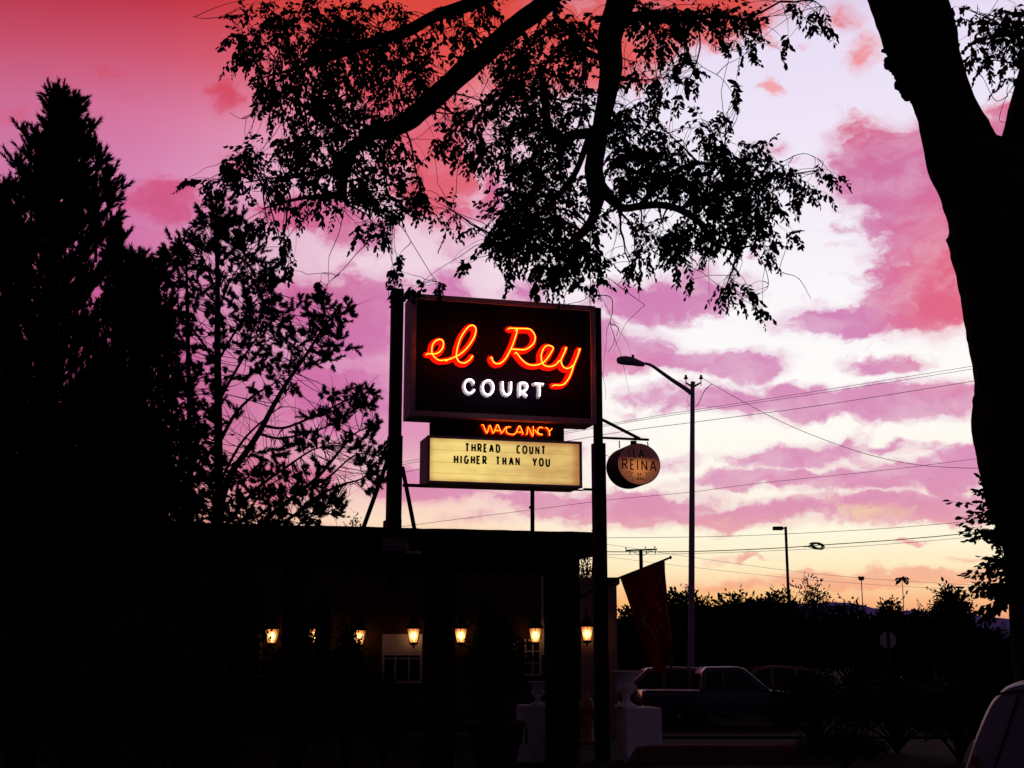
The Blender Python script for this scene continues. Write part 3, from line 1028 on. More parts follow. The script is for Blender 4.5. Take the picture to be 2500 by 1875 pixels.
def make_lantern():
    r = thing('wall_lantern', '', 'lantern', (0, 0, 0), 'lit lanterns along the motel wall')
    ns = 6
    ringp = lambda rad, z: [Vector((rad * math.cos(2 * math.pi * (k + .5) / ns), rad * math.sin(2 * math.pi * (k + .5) / ns), z)) for k in range(ns)]
    MB().loft([ringp(.075, .0), ringp(.132, .255)], False).build('glass', pane, r)
    fr = MB()
    for k in range(ns):
        fr.tube([ringp(.077, 0)[k], ringp(.134, .255)[k]], .0065, 5)
    for rad, z in ((.134, .255), (.077, 0)):
        q = ringp(rad, z)
        fr.tube(q + [q[0]], .008, 5)
    fr.lathe([(.001, -.10), (.012, -.095), (.018, -.07), (.008, -.06), (.03, -.045), (.075, -.03), (.08, -.004), (.02, -.002)], (0, 0, 0), 12)
    fr.build('frame', M['black'], r)
    MB().lathe([(.02, .262), (.15, .258), (.145, .285), (.09, .33), (.075, .36), (.085, .37), (.05, .41), (.015, .43), (.012, .46), (.02, .475), (.002, .49)], (0, 0, 0), 12).build('cap', M['black'], r)
    MB().lathe([(.006, .02), (.012, .025), (.014, .075), (.03, .10), (.036, .14), (.028, .175), (.006, .2)], (0, 0, 0), 12).build('bulb', bulb, r, smooth=True)
    br = MB()
    br.tube(crom([(0, .28, .34), (0, .22, .50), (0, .10, .56), (0, .0, .48)], 5), .012, 6)
    br.box((0, .285, .32), (.1, .03, .24))
    br.build('bracket', M['black'], r)
    return r


LN = [(664, 1551, 'leftmost wall lantern, mostly veiled by foliage in the dark'), (767, 1551, 'second wall lantern from the left, glowing behind leaves'),
      (877, 1554, 'third wall lantern from the left, beside the window with a pale blind'), (1010, 1550, 'wall lantern hanging in front of the window with a pale blind'),
      (1125, 1550, 'wall lantern just right of the middle canopy post'), (1307, 1549, 'wall lantern just left of the thick right canopy post'),
      (1433, 1545, 'rightmost wall lantern, on the pale side wing')]
lan = make_lantern()
for i, (px, py, lab) in enumerate(LN):
    o = lan if i == 0 else copy_tree(lan)
    p = at(px, py, BY - .30)
    o.location = (p.x, p.y, p.z - .15)
    o.scale = (1.08, 1.0, 1.06)
    o['label'] = lab

# ------------------------------------------------------------------ urns on plinths, low wall, hydrant, planter
def plinth(px0, px1, pyt, Y, label, niche=False):
    a, c = at(px0, pyt, Y), at(px1, pyt, Y)
    w = c.x - a.x
    r = thing('plinth', label, 'plinth', ((a.x + c.x) / 2, Y + w / 2, 0), 'whitewashed plinths at the entrance')
    b = MB()
    b.box(((a.x + c.x) / 2, Y + w / 2, a.z / 2 - .01), (w, w, a.z + .02))
    body = fix_normals(b.build('block', M['whitewash'], r), .035, 3)
    body.rotation_euler = (0, 0, R(11))
    if niche:
        b = MB()
        q, q2 = at(1264, 1776, Y - .02), at(1288, 1817, Y - .02)
        b.box((.5 * (q.x + q2.x), Y - .012, .5 * (q.z + q2.z)), (q2.x - q.x, .03, q.z - q2.z))
        b.build('niche_shade_plate', M['face'], r)  # flat dark plate stands in for the shade inside a recessed niche
    return a.z


UY = 20.0
zP = plinth(1518, 1609, 1728, UY, 'whitewashed block plinth right of the tall sign post, carrying an urn')
zP2 = plinth(1266, 1338, 1722, UY, 'whitewashed block plinth left of the thick canopy post, partly hidden', True)


def urn(px, pyt, z0, Y, label):
    p = at(px, pyt, Y)
    hgt = p.z - z0
    k = hgt / 1.0
    r = thing('garden_urn', label, 'urn', (p.x, Y, z0), 'classical urns on plinths')
    prof = [(.28, 0), (.28, .05), (.20, .09), (.12, .16), (.095, .24), (.12, .27), (.12, .30), (.10, .32), (.20, .38), (.30, .46), (.325, .54), (.315, .58), (.26, .60), (.245, .64), (.25, .80), (.28, .90), (.37, .945), (.45, .96), (.455, 1.0), (.40, 1.0), (.30, .95), (.2, .93)]
    b = MB().lathe([(a * k, c * k) for a, c in prof], (p.x, Y, z0 + .002), 40, None, .07, (8, 15))
    b.build('bowl', M['whitewash'], r)
    b = MB()
    b.box((p.x, Y, z0 + .002 + .011), (.62 * k, .62 * k, .018))
    b.build('foot_slab', M['whitewash'], r)
    return r


urn(1527, 1638, zP, UY + .32, 'fluted pale urn with wide rim standing on the plinth right of the sign post')
urn(1313, 1664, zP2, UY + .25, 'fluted pale urn standing on the plinth left of the canopy post, half hidden')
# low planter wall
b = MB()
pts = [at(1526, 1803, 20.3), at(1640, 1807, 20.3), at(1800, 1810, 20.3), at(2040, 1815, 20.3)]
zt = .24
x0, x1 = pts[0].x, pts[-1].x
rings = []
for i in range(31):
    x = x0 + (x1 - x0) * i / 30
    bump = (.13 * math.exp(-((i - 1.6) / 1.5) ** 2)) if i < 6 else 0
    d = .01 * mnoise.noise(Vector((x * 2, 0, 0)))
    rings.append([Vector((x, 19.95, -.02)), Vector((x, 19.98, zt - .03 + d)), Vector((x, 20.02, zt + d)), Vector((x, 20.42, zt + d)), Vector((x, 20.46, zt - .03)), Vector((x, 20.48, -.02))])
b.loft(rings)
tag(b.build('garden_wall', M['lowwall'], loc=(x0, 20.2, 0), smooth=False), 'long low reddish stucco garden wall running right from the urn plinth', 'wall')
# entrance kerb walls seen between posts
b = MB()
p0, p1 = at(860, 1790, 22.5), at(1270, 1795, 22.5)
b.box(((p0.x + p1.x) / 2, 22.5, .12), (p1.x - p0.x, .3, .28))
tag(fix_normals(b.build('garden_wall', M['lowwall'], loc=((p0.x + p1.x) / 2, 22.5, 0)), .02), 'low reddish wall seen between the canopy posts, in the shade', 'wall')
# hydrant
p = at(1431, 1690, 24.0)
hy = thing('fire_hydrant', 'yellow fire hydrant between the canopy post and the tall sign post', 'hydrant', (p.x, 24.0, 0))
kk = p.z / .8
MB().lathe([(a * kk, z * kk) for a, z in [(.16, 0), (.16, .04), (.11, .06), (.10, .5), (.13, .52), (.13, .56), (.12, .58), (.11, .66), (.06, .72), (.03, .74), (.03, .79), (.001, .8)]], (p.x, 24, 0), 20).build('barrel', M['hydrant'], hy, smooth=True)
for sgn in (-1, 1):
    MB().tube([(p.x, 24, .42 * kk), (p.x + sgn * .17 * kk, 24, .42 * kk)], .05 * kk, 12).build('side_cap', M['hydrant'], hy)
MB().tube([(p.x, 24, .4 * kk), (p.x, 24 - .18 * kk, .4 * kk)], .065 * kk, 12).build('front_cap', M['hydrant'], hy)

# ------------------------------------------------------------------ flag
FY = 21.2
fl = thing('hanging_flag', 'dark red flag with pale emblem hanging from a slanted staff beside the sign post', 'flag', at(1372, 1480, FY))
b = MB()
b.tube([at(1372, 1482, FY), at(1420, 1455, FY), at(1509, 1412, FY), at(1560, 1392, FY), at(1637, 1361, FY)], [.022, .022, .019, .018, .016], 8)
b.lathe([(.005, -.03), (.028, 0), (.005, .03)], at(1637, 1361, FY), 10)
b.build('staff', M['wood_dark'], fl, smooth=True)
TL, TRr = (1514, 1412), (1623, 1367)
rows = [(0, (1514, 1412), (1623, 1367)), (.12, (1528, 1450), (1624, 1400)), (.35, (1551, 1520), (1632, 1480)), (.6, (1573, 1585), (1641, 1560)), (.8, (1588, 1622), (1645, 1605)), (1.0, (1602, 1641), (1642, 1628))]


def flag_pt(s, t, o=0):
    for i in range(len(rows) - 1):
        if t <= rows[i + 1][0]:
            k = (t - rows[i][0]) / (rows[i + 1][0] - rows[i][0])
            l = np.array(rows[i][1]) * (1 - k) + np.array(rows[i + 1][1]) * k
            r = np.array(rows[i][2]) * (1 - k) + np.array(rows[i + 1][2]) * k
            break
    q = l * (1 - s) + r * s
    y = FY + (.02 + .14 * t) * math.sin(s * 9 + t * 2.2) + .05 * t * math.sin(s * 23) + .1 * t - o
    return at(q[0], q[1] + 6 * t * math.sin(s * 7), y)


b = MB()
NS, NT = 36, 36
for j in range(NT + 1):
    for i in range(NS + 1):
        b.v.append(tuple(flag_pt(i / NS, j / NT)))
for j in range(NT):
    for i in range(NS):
        a = j * (NS + 1) + i
        b.f.append((a, a + 1, a + NS + 2, a + NS + 1))
ob = b.build('cloth', M['flag'], fl, smooth=True)
ob.data.shade_smooth()
md = ob.modifiers.new('thickness', 'SOLIDIFY')
md.thickness = .004
b = MB()
EMB = [[(.25, .36), (.38, .47), (.46, .56)], [(.25, .36), (.10, .33)], [(.25, .36), (.12, .38)], [(.25, .36), (.2, .42)], [(.25, .36), (.22, .30)], [(.25, .36), (.32, .29)], [(.25, .36), (.36, .33)],
       [(.55, .48), (.60, .56)], [(.52, .50), (.68, .47), (.8, .47)], [(.70, .47), (.74, .52)], [(.78, .47), (.80, .52)], [(.66, .36), (.8, .34), (.72, .38)], [(.66, .30), (.82, .29)],
       [(.86, .12), (.92, .25), (.93, .4), (.94, .52), (.9, .58)], [(.8, .60), (.9, .58), (.97, .62)], [(.95, .33), (.97, .48), (.99, .6)]]
for k, st in enumerate(EMB):
    pts = crom(st, 4) if len(st) > 2 else [np.array(st[0]), (np.array(st[0]) + np.array(st[1])) / 2, np.array(st[1])]
    b.tube([flag_pt(float(q[0]), float(q[1]), .012) for q in pts], .007, 4)
b.build('emblem', M['emblem'], fl)

# ------------------------------------------------------------------ street lamp (cobra head)
LY = 46.0
A = lambda px, py, Y=LY: at(px, py, Y)
zg = gz(LY)
tp_ = A(1691, 937)
sl = thing('street_lamp', 'tall grey cobra-head street lamp with a curved arm reaching left, behind the pickup', 'street lamp', (tp_.x, LY, zg))
s = mpp(tp_)
b = MB()
bx_ = A(1687, 1640)
b.tube([Vector((bx_.x, LY, zg)), Vector((bx_.x, LY, A(1687, 1640).z)), A(1689, 1300), Vector((tp_.x, LY, tp_.z))], [8.2 * s, 8 * s, 7 * s, 5.2 * s], 16)
b.tube([A(1691, 940), A(1692, 932)], 5.5 * s, 12)
b.build('pole', M['galv'], sl, smooth=True)
b = MB()
b.tube([A(*q) for q in crom([(1688, 960), (1672, 948), (1640, 927), (1612, 907), (1592, 893), (1578, 888), (1570, 887)], 5)], [float(x) * s for x in np.linspace(6, 2.6, 31)], 12)
b.build('arm', M['galv'], sl, smooth=True)
b = MB()
hd = [(1505, 878, 880, 2), (1507, 873, 887, 5), (1515, 870, 890, 9), (1528, 869, 892, 11), (1545, 872, 893, 11), (1560, 879, 895, 8), (1572, 884, 895, 5), (1574, 886, 892, 2)]
rings = []
for x, yt, yb, w in hd:
    ring_ = []
    for k in range(14):
        a = 2 * math.pi * k / 14
        yy = (yt + yb) / 2 - (yb - yt) / 2 * (math.sin(a) if math.sin(a) > 0 else math.sin(a) * .95)
        p = A(x, yy)
        ring_.append(p + Vector((0, math.cos(a) * w * s, 0)))
    rings.append(ring_)
b.loft(rings)
hdo = fix_normals(b.build('lamp_head', M['galv'], sl, smooth=True))
MB().tube([A(1545, 874), A(1545, 866.5)], 3.4 * s, 10).build('photocell', M['black'], hdo)
b = MB()
for sx_, ox in ((-1, 1674.5), (1, 1711.5)):
    b.tube([A(1692, 945), A(1692 + sx_ * 12, 938), A(ox, 934)], [3 * s, 2.2 * s, 1.8 * s], 8)
    b.tube([A(ox, 945 - 3), A(ox, 922)], [.8 * s, 1.4 * s], 6)
b.build('insulator_yoke', M['steel_dark'], sl, smooth=True)
for ox in (1674.5, 1711.5):
    MB().lathe([(.3 * s, -6 * s), (5.2 * s, -4 * s), (5.5 * s, -2.5 * s), (3 * s, 1 * s), (3.2 * s, 3 * s), (2.6 * s, 4 * s), (3 * s, 5.5 * s), (.5 * s, 6 * s)], A(ox, 921), 12).build('insulator', M['porcelain'], sl, smooth=True)
b = MB()
b.tube([A(*q) for q in crom([(1682, 962), (1679, 975), (1681, 988), (1687, 994)], 4)], .5 * s, 4)
b.tube([A(*q) for q in crom([(1698, 994), (1706, 984), (1712, 970), (1722, 952), (1733, 941), (1739, 938)], 4)], .9 * s, 5)
b.build('service_loop', M['wire'], sl)

# ------------------------------------------------------------------ other poles
def shoebox(px, py, pyb, Y, w, label, hx):
    p = A(px, py, Y)
    s = mpp(p)
    z0 = gz(Y)
    r = thing('parking_light', label, 'street lamp', (p.x, Y, z0))
    MB().tube([(p.x, Y, z0), (p.x, Y, p.z)], [w * s * 1.1, w * s], 10).build('pole', M['steel_dark'], r, smooth=True)
    return r, p, s


r, p, s = shoebox(1918, 1286, 1450, 60, 3.4, 'dark square-headed parking lot light on a slim pole, crossed by the thick cable', -1)
b = MB().box((p.x - 19 * s, 60, p.z - 4 * s), (24 * s, 16 * s, 8.5 * s))
fix_normals(b.build('lamp_head', M['steel_dark'], r), 1.2 * s)
MB().box((p.x - 3.5 * s, 60, p.z - 3.5 * s), (8 * s, 3 * s, 3.2 * s)).build('arm', M['steel_dark'], r)
r, p, s = shoebox(2103, 1417, 1450, 110, 1.1, 'small distant lamp on a thin pole above the hedge, with a boxy hood', 0)
MB().box((p.x - .4 * s, 110, p.z + 7 * s), (13 * s, 10 * s, 4.5 * s)).build('lamp_hood', M['steel_dark'], r)
MB().prism([(p.x + a * s, 110 - 4 * s, p.z + c * s) for a, c in ((-5, 0), (5, 0), (6, 4.7), (-6, 4.7))], (0, 8 * s, 0)).build('lamp_shade', M['galv'], r)

UYp = 96.0
p = A(1566, 1341, UYp)
s = mpp(p)
up = thing('utility_pole', 'wooden utility pole with crossarm and insulators, above the flag', 'pole', (p.x, UYp, gz(UYp)))
MB().tube([(p.x, UYp, gz(UYp)), (p.x - .05, UYp, p.z)], [5.4 * s, 4.6 * s], 10).build('pole', M['wood_dark'], up, smooth=True)
b = MB()
b.tube([A(1527, 1344, UYp - .2), A(1604, 1341, UYp - .2)], 2.7 * s, 4)
b.tube([A(1545, 1347, UYp - .2), A(1564, 1357, UYp - .2)], .9 * s, 4)
b.tube([A(1590, 1345, UYp - .2), A(1568, 1357, UYp - .2)], .9 * s, 4)
b.build('crossarm', M['wood_dark'], up)
for q in ((1528, 1339), (1575.5, 1337), (1598.5, 1336)):
    MB().lathe([(.6 * s, -2 * s), (1.8 * s, -1 * s), (1.2 * s, 1 * s), (1.7 * s, 2.2 * s), (.3 * s, 3 * s)], A(q[0], q[1], UYp - .2), 8).build('insulator', M['porcelain'], up)
for q in ((1538, 1348), (1578, 1348), (1600, 1347)):
    MB().tube([A(q[0], q[1] - 3, UYp - .3), A(q[0], q[1] + 5, UYp - .3)], 1.2 * s, 6).build('fuse', M['porcelain'], up)

# ------------------------------------------------------------------ wires
WR = [
    (80, 1.0, [(560, 1222), (830, 1163), (1050, 1115), (1475, 1037), (1700, 1000), (2000, 954), (2385, 892), (2700, 838)], 'upper strand of the close pair of thin wires rising right past the street lamp'),
    (80.6, 1.0, [(560, 1228), (830, 1169), (1050, 1121), (1475, 1041), (1700, 1005), (2000, 960), (2385, 899), (2700, 846)], 'lower strand of the close pair of thin wires rising right past the street lamp'),
    (82, 1.25, [(560, 1246), (830, 1188), (1050, 1140), (1475, 1061), (1700, 1030), (2000, 990), (2385, 929), (2700, 876)], 'single wire just below the close pair, rising to the right'),
    (85, .95, [(700, 1326), (1000, 1283), (1310, 1243), (1500, 1219), (1680, 1202), (1860, 1179), (2140, 1150), (2400, 1118), (2700, 1078)], 'thin wire at mid height, sagging behind the board support pipe'),
    (88, 1.05, [(1200, 1312), (1460, 1313), (1780, 1309), (2100, 1294), (2300, 1279), (2480, 1262), (2700, 1238)], 'thin wire crossing just above the square-headed parking light pole top'),
    (90, 1.9, [(1200, 1344), (1480, 1347), (1700, 1346), (1900, 1338), (2000, 1331), (2200, 1317), (2390, 1299), (2700, 1262)], 'thick dark cable with a spare coil, nearly level above the hedge'),
    (90.4, .9, [(1200, 1350), (1480, 1354), (1700, 1351), (1900, 1344), (2000, 1339), (2200, 1326), (2390, 1309), (2700, 1276)], 'thin wire running just under the thick dark cable'),
    (110, .7, [(1300, 1310), (1460, 1326), (1640, 1353), (1900, 1390), (2100, 1411), (2300, 1424), (2500, 1434), (2700, 1440)], 'faint wire falling to the right behind the utility pole'),
    (112, .6, [(1300, 1340), (1460, 1357), (1640, 1379), (1900, 1408), (2100, 1425), (2300, 1437), (2500, 1448), (2700, 1452)], 'faintest wire, lowest of those falling to the right'),
    (46, 1.25, [(1713, 921), (1739, 938), (1830, 989), (1900, 1026), (1980, 1061), (2100, 1104), (2210, 1130), (2300, 1140), (2420, 1143), (2600, 1138)], 'sagging service wire dropping right from the street lamp insulator'),
]
for Y, wpx, pts, lab in WR:
    q = crom(pts, 6)
    p3 = [at(a, c, Y) for a, c in q]
    b = MB().tube(p3, [mpp(x) * wpx * .55 for x in p3], 5)
    o = tag(b.build('power_line', M['wire'], loc=p3[0], smooth=True), lab, 'wire', 'overhead wires')
    if 'coil' in lab:
        s = mpp(p3[0])
        b = MB()
        rnd = random.Random(3)
        tl_ = [at(x, y, Y - .05) for x, y in ((1962, 1335), (1975, 1333), (1988, 1328), (2004, 1327), (2012, 1333), (2010, 1340), (2000, 1341), (1985, 1337), (1970, 1334))]
        b.tube([Vector(q) for q in crom([tuple(q) for q in tl_], 4)], 1.3 * s, 5)
        for k in range(5):
            c0 = at(1994 + rnd.uniform(-3, 3), 1332 + rnd.uniform(-1, 1), Y)
            ra, rb_ = rnd.uniform(13, 19) * s, rnd.uniform(4, 8) * s
            b.tube([c0 + Vector((ra * math.cos(R(a)), .4 * math.sin(R(a + 40 * k)), rb_ * math.sin(R(a)) - .12 * ra * math.cos(R(a)))) for a in range(0, 361, 15)], 1.0 * s, 5)
        b.build('spare_coil', M['wire'], o, smooth=True)

# ------------------------------------------------------------------ stop sign seen from behind
p = A(2168, 1563, 34)
s = mpp(p)
ss = thing('stop_sign', 'back of an octagonal stop sign on a post in front of the dark hedge', 'sign', (p.x, 34, gz(34)))
oc = [(p.x + 21 * s * math.cos(R(22.5 + 45 * k)), 34, p.z + 21 * s * math.sin(R(22.5 + 45 * k))) for k in range(8)]
MB().prism(oc, (0, .004, 0)).build('plate', M['alu'], ss)
MB().box((p.x, 33.96, (p.z + 26 * s + gz(34)) / 2), (.06, .05, p.z + 26 * s - gz(34))).build('post', M['steel_dark'], ss)

# ------------------------------------------------------------------ vehicles
def wheel(r, x, y, z, rad, sgn):
    w = MB()
    ax = (Vector((1, 0, 0)), Vector((0, 0, 1)), Vector((0, sgn, 0)))
    w.lathe([(rad * .6, -.09), (rad * .95, -.1), (rad, -.06), (rad, .06), (rad * .95, .1), (rad * .62, .09)], (x, y, z), 20, ax)
    t = w.build('wheel', M['tyre'], r)
    MB().lathe([(rad * .6, .06), (rad * .6, .088), (rad * .2, .07), (rad * .15, .09), (.01, .092)], (x, y, z), 12, ax).build('rim', M['rim'], t)


def car(name, label, cat, cx, cy, z0, head, low, cabin, W, wx, wr, pm, lit=False, panes=None, tum=.13, group=None, bev=.03):
    """low / cabin: side outlines (x forward, z up); built heading +x, then turned"""
    r = thing(name, label, cat, (cx, cy, z0), group)
    off = Vector((cx, cy, z0))

    def arches(poly):
        return poly
    b = MB()
    n = len(low)
    zs = [q[1] for q in low]
    rings = []
    for yy, ins in ((-W / 2, .05), (-W / 2 + .03, .0), (W / 2 - .03, .0), (W / 2, .05)):
        mx_, mz_ = sum(q[0] for q in low) / n, sum(zs) / n
        rings.append([off + Vector((mx_ + (q[0] - mx_) * (1 - ins * .6), yy, mz_ + (q[1] - mz_) * (1 - ins))) for q in low])
    b.loft(rings)
    zc0 = min(q[1] for q in cabin)
    zc1 = max(q[1] for q in cabin)
    yw = lambda z: W / 2 - .03 - tum * max(0, (z - zc0)) / (zc1 - zc0)
    rr_ = []
    for sg, k in ((-1, 1.0), (-1, .86), (1, .86), (1, 1.0)):
        ring_ = []
        for q in cabin:
            zz = q[1] if k < 1 else q[1] - (.03 if q[1] > zc1 - .1 else 0)
            ring_.append(off + Vector((q[0], sg * yw(q[1]) * (1 if k == 1 else .9), zz)))
        rr_.append(ring_)
    b.loft(rr_)
    body = fix_normals(b.build('body', pm, r, smooth=True), .055, 3)
    for pn in (panes or []):
        for sg in (-1, 1):
            pl = [off + Vector((q[0], sg * (yw(q[1]) - .006), q[1])) for q in pn]
            MB().prism(pl, (0, sg * .012, 0)).build('side_window', M['glass'], r)
    # windscreen and rear glass follow the cabin slopes
    cs = sorted(cabin, key=lambda q: q[0])
    for a, c, nm in ((cs[0], cs[1], 'rear_window'), (cs[-1], cs[-2], 'windscreen')):
        if abs(c[1] - a[1]) < .15:
            continue
        d = Vector((-(c[1] - a[1]), 0, c[0] - a[0])).normalized()
        if (d.x > 0) != (nm == 'windscreen'):
            d = -d
        A0 = Vector((a[0], 0, a[1])).lerp(Vector((c[0], 0, c[1])), .12)
        A1 = Vector((a[0], 0, a[1])).lerp(Vector((c[0], 0, c[1])), .88)
        q = [off + A0 + Vector((0, -yw(A0.z) * .85, 0)), off + A0 + Vector((0, yw(A0.z) * .85, 0)), off + A1 + Vector((0, yw(A1.z) * .82, 0)), off + A1 + Vector((0, -yw(A1.z) * .82, 0))]
        MB().prism([x - d * .01 for x in q], d * .02).build(nm, M['glass'], r)
    for x in wx:
        for sg in (-1, 1):
            wheel(r, cx + x, cy + sg * (W / 2 - .09), z0 + wr, wr, sg)
    xf, xr = max(q[0] for q in low), min(q[0] for q in low)
    for sg in (-1, 1):
        MB().box(off + Vector((xf - .03, sg * (W / 2 - .28), .68)), (.08, .3, .14)).build('headlight', glow_mat('lit_headlight', (1, .95, .85), 30) if lit else M['lens'], r)
        MB().box(off + Vector((xr + .03, sg * (W / 2 - .2), .82)), (.08, .2, .16)).build('taillight', M['tail'], r)
    r.rotation_euler = (0, 0, head)
    return r


SED_L = [(-2.2, .35), (-2.25, .6), (-2.2, .88), (-1.6, .95), (.8, .93), (1.7, .82), (2.15, .68), (2.2, .4), (2.0, .25), (-2.0, .25)]
SED_C = [(-1.85, .93), (-1.3, 1.3), (-.9, 1.42), (-.2, 1.46), (.3, 1.4), (1.05, .92)]
SED_P = [[(-1.35, .97), (-.98, 1.3), (-.35, 1.36), (-.33, .97)], [(-.27, .97), (-.28, 1.36), (.2, 1.33), (.75, .97)]]
SUV_L = [(-2.3, .4), (-2.35, .7), (-2.3, 1.05), (.9, 1.06), (1.9, .98), (2.3, .8), (2.35, .45), (2.1, .3), (-2.1, .3)]
SUV_C = [(-2.28, 1.04), (-2.05, 1.62), (-1.6, 1.76), (-.4, 1.8), (.2, 1.74), (1.0, 1.04)]
SUV_P = [[(-2.0, 1.1), (-1.85, 1.6), (-1.25, 1.66), (-1.22, 1.1)], [(-1.15, 1.1), (-1.15, 1.68), (-.4, 1.7), (-.38, 1.1)], [(-.3, 1.1), (-.3, 1.69), (.15, 1.62), (.72, 1.1)]]
PK_L = [(-2.75, .5), (-2.8, .75), (-2.75, 1.12), (-.95, 1.12), (1.2, 1.12), (2.4, 1.02), (2.7, .85), (2.75, .5), (2.5, .4), (-2.5, .4)]
PK_C = [(-1.0, 1.1), (-.9, 1.68), (-.75, 1.82), (.2, 1.83), (.42, 1.78), (1.2, 1.1)]
PK_P = [[(-.82, 1.16), (-.74, 1.66), (-.3, 1.7), (-.3, 1.16)], [(-.22, 1.16), (-.22, 1.7), (.3, 1.69), (.92, 1.16)]]


def place(fn_px, Y):
    return at(fn_px, 1600, Y).x


zr = -0.696
car('pickup_truck', 'grey-violet pickup truck with cab and open bed, parked right of the urn', 'pickup truck', place(1774, 42), 42, zr, 0, PK_L, PK_C, 1.9, (-1.65, 1.75), .38, paint('violet_grey_paint', (.026, .02, .042)), panes=PK_P)
car('parked_suv', 'dark red SUV behind the flag and the pickup bed', 'car', place(1590, 45), 45.2, zr, math.pi, SUV_L, SUV_C, 1.85, (-1.4, 1.45), .36, paint('dark_red_paint', (.16, .03, .035)), panes=SUV_P)
car('parked_car', 'pale sedan half hidden behind the tall sign post', 'car', place(1388, 38.6), 38.6, zr, 0, SED_L, SED_C, 1.78, (-1.35, 1.35), .32, paint('pale_paint', (.2, .16, .18)), panes=SED_P)
car('parked_suv', 'dark red SUV whose roof shows just beyond the pickup cab', 'car', place(1850, 49.5), 49.5, gz(49.5), math.pi, SUV_L, SUV_C, 1.85, (-1.4, 1.45), .36, paint('maroon_paint', (.22, .06, .07)), panes=SUV_P)
car('parked_van', 'pale vehicle with a shining roof in front of the trees, left of the lit headlight', 'car', place(2335, 56), 56, gz(56), 0, SUV_L, SUV_C, 1.9, (-1.4, 1.45), .36, paint('white_paint', (.4, .36, .38)), panes=SUV_P)
car('approaching_car', 'small distant car with a lit white headlight at the right edge', 'car', place(2481, 62), 64, gz(62), R(-100), SED_L, SED_C, 1.78, (-1.35, 1.35), .32, paint('dark_paint', (.04, .04, .05)), True, panes=SED_P)

# near vehicle at the right: tail of a pale SUV, flank towards us
NA = R(-24)
NPV = at(2360, 1700, 7.3)
NPV.z = 0
NRI = Matrix.Rotation(-NA, 3, 'Z')
ncam = NRI @ (CAM - NPV)                    # camera in the vehicle's own frame (x forward, y away from us)


def nray(px, py):
    return NRI @ ray(px, py)


def npt(px, py, y):
    d = nray(px, py)
    return ncam + d * ((y - ncam.y) / d.y)


prof = [(2357, 1875), (2378, 1807), (2397, 1758), (2416, 1717), (2435, 1694), (2457, 1675), (2500, 1664)]
pp = [npt(a, c, .12) for a, c in prof]
sm = crom([(p.x, p.z) for p in pp], 5)
tailp = [(float(a), float(c)) for a, c in sm]
xt, zt_ = tailp[-1]
x0 = tailp[0][0]
out = [(x0 + .25, .28), (x0 - .06, .34), (x0 - .12, .5), (x0 - .09, .72)] + tailp + [(xt + .4, zt_ + .045), (xt + 1.1, zt_ + .07), (xt + 1.9, zt_ + .02), (xt + 2.3, zt_ - .1), (xt + 3.1, .98), (xt + 3.9, .9), (xt + 4.1, .75), (xt + 4.13, .45), (xt + 3.95, .28)]
nearv = thing('parked_suv', 'pale lavender SUV tail close by at the bottom right corner', 'car', NPV)
W2 = .9
xm = x0 + 2.2
flank = lambda z: -.0 + max(0, z - .85) * .24       # local y of the near flank at height z


class LB(MB):
    """mesh given in the vehicle's own frame"""
    def build(s, name, m, parent=None, loc=None, smooth=False):
        o = MB.build(s, name, m, None, None, smooth)
        o.parent = parent
        return o


b = LB()
rings = []
for yy, k in ((-1, .95), (-.985, .98), (-.93, .997), (-.5, 1.0), (0, 1.002), (.5, 1.0), (.93, .997), (.985, .98), (1, .95)):
    ring_ = []
    for (x, z) in out:
        tum = max(0, z - .85) * .24
        yv = W2 + math.copysign(1, yy) * (W2 * abs(yy) - tum * abs(yy))
        ring_.append(Vector((xm + (x - xm) * (k * .3 + .7), yv, .8 + (z - .8) * k)))
    rings.append(ring_)
b.loft(rings)
nb_ = fix_normals(b.build('body', mat('lavender_grey_paint', (.2, .165, .21), .45, .05, 3, 0, .3, 0, .15), nearv, smooth=True))
bm = bmesh.new()
bm.from_mesh(nb_.data)
for e in bm.edges:
    e.smooth = not (len(e.link_faces) == 2 and e.calc_face_angle(0) > .7)
bm.to_mesh(nb_.data)
bm.free()


def side_pt(px, py, o=.0):
    """point on the near flank of the close vehicle"""
    y = 0
    for _ in range(8):
        p = npt(px, py, y)
        y = flank(p.z) - o
    return npt(px, py, y)


for nm, pts in (('window_seal', [(2487, 1698), (2478, 1726), (2458, 1788), (2440, 1840), (2425, 1885), (2415, 1915)]), ('roof_rail', [(2433, 1698), (2440, 1694), (2460, 1690), (2500, 1687), (2620, 1682)])):
    LB().tube([side_pt(a, c, .002) for a, c in crom(pts, 4)], .0065, 6).build(nm, M['black'], nearv)
wq = [side_pt(a, c, .0) for a, c in ((2497, 1702), (2600, 1697), (2700, 1700), (2700, 1900), (2425, 1900), (2462, 1800))]
LB().prism(wq, (0, -.006, 0)).build('side_window', mat('tinted_side_glass', (.14, .12, .17), .35, .1, 3, 0, .3), nearv)
q = side_pt(2372, 1858, .0)
LB().box((q.x + .02, q.y + .05, q.z), (.04, .11, .05)).build('taillight', M['tail'], nearv)
for x in (x0 + .95, x0 + 3.5):
    for sg in (-1, 1):
        w = LB()
        ax = (Vector((1, 0, 0)), Vector((0, 0, 1)), Vector((0, sg, 0)))
        w.lathe([(.2, -.09), (.32, -.1), (.34, -.06), (.34, .06), (.32, .1), (.21, .09)], (x, W2 + sg * .8, .34), 20, ax)
        t = w.build('wheel', M['tyre'], nearv)
        LB().lathe([(.2, .06), (.2, .088), (.07, .07), (.05, .09), (.01, .092)], (x, W2 + sg * .8, .34), 12, ax).build('rim', M['rim'], t)
nearv.rotation_euler = (0, 0, NA)

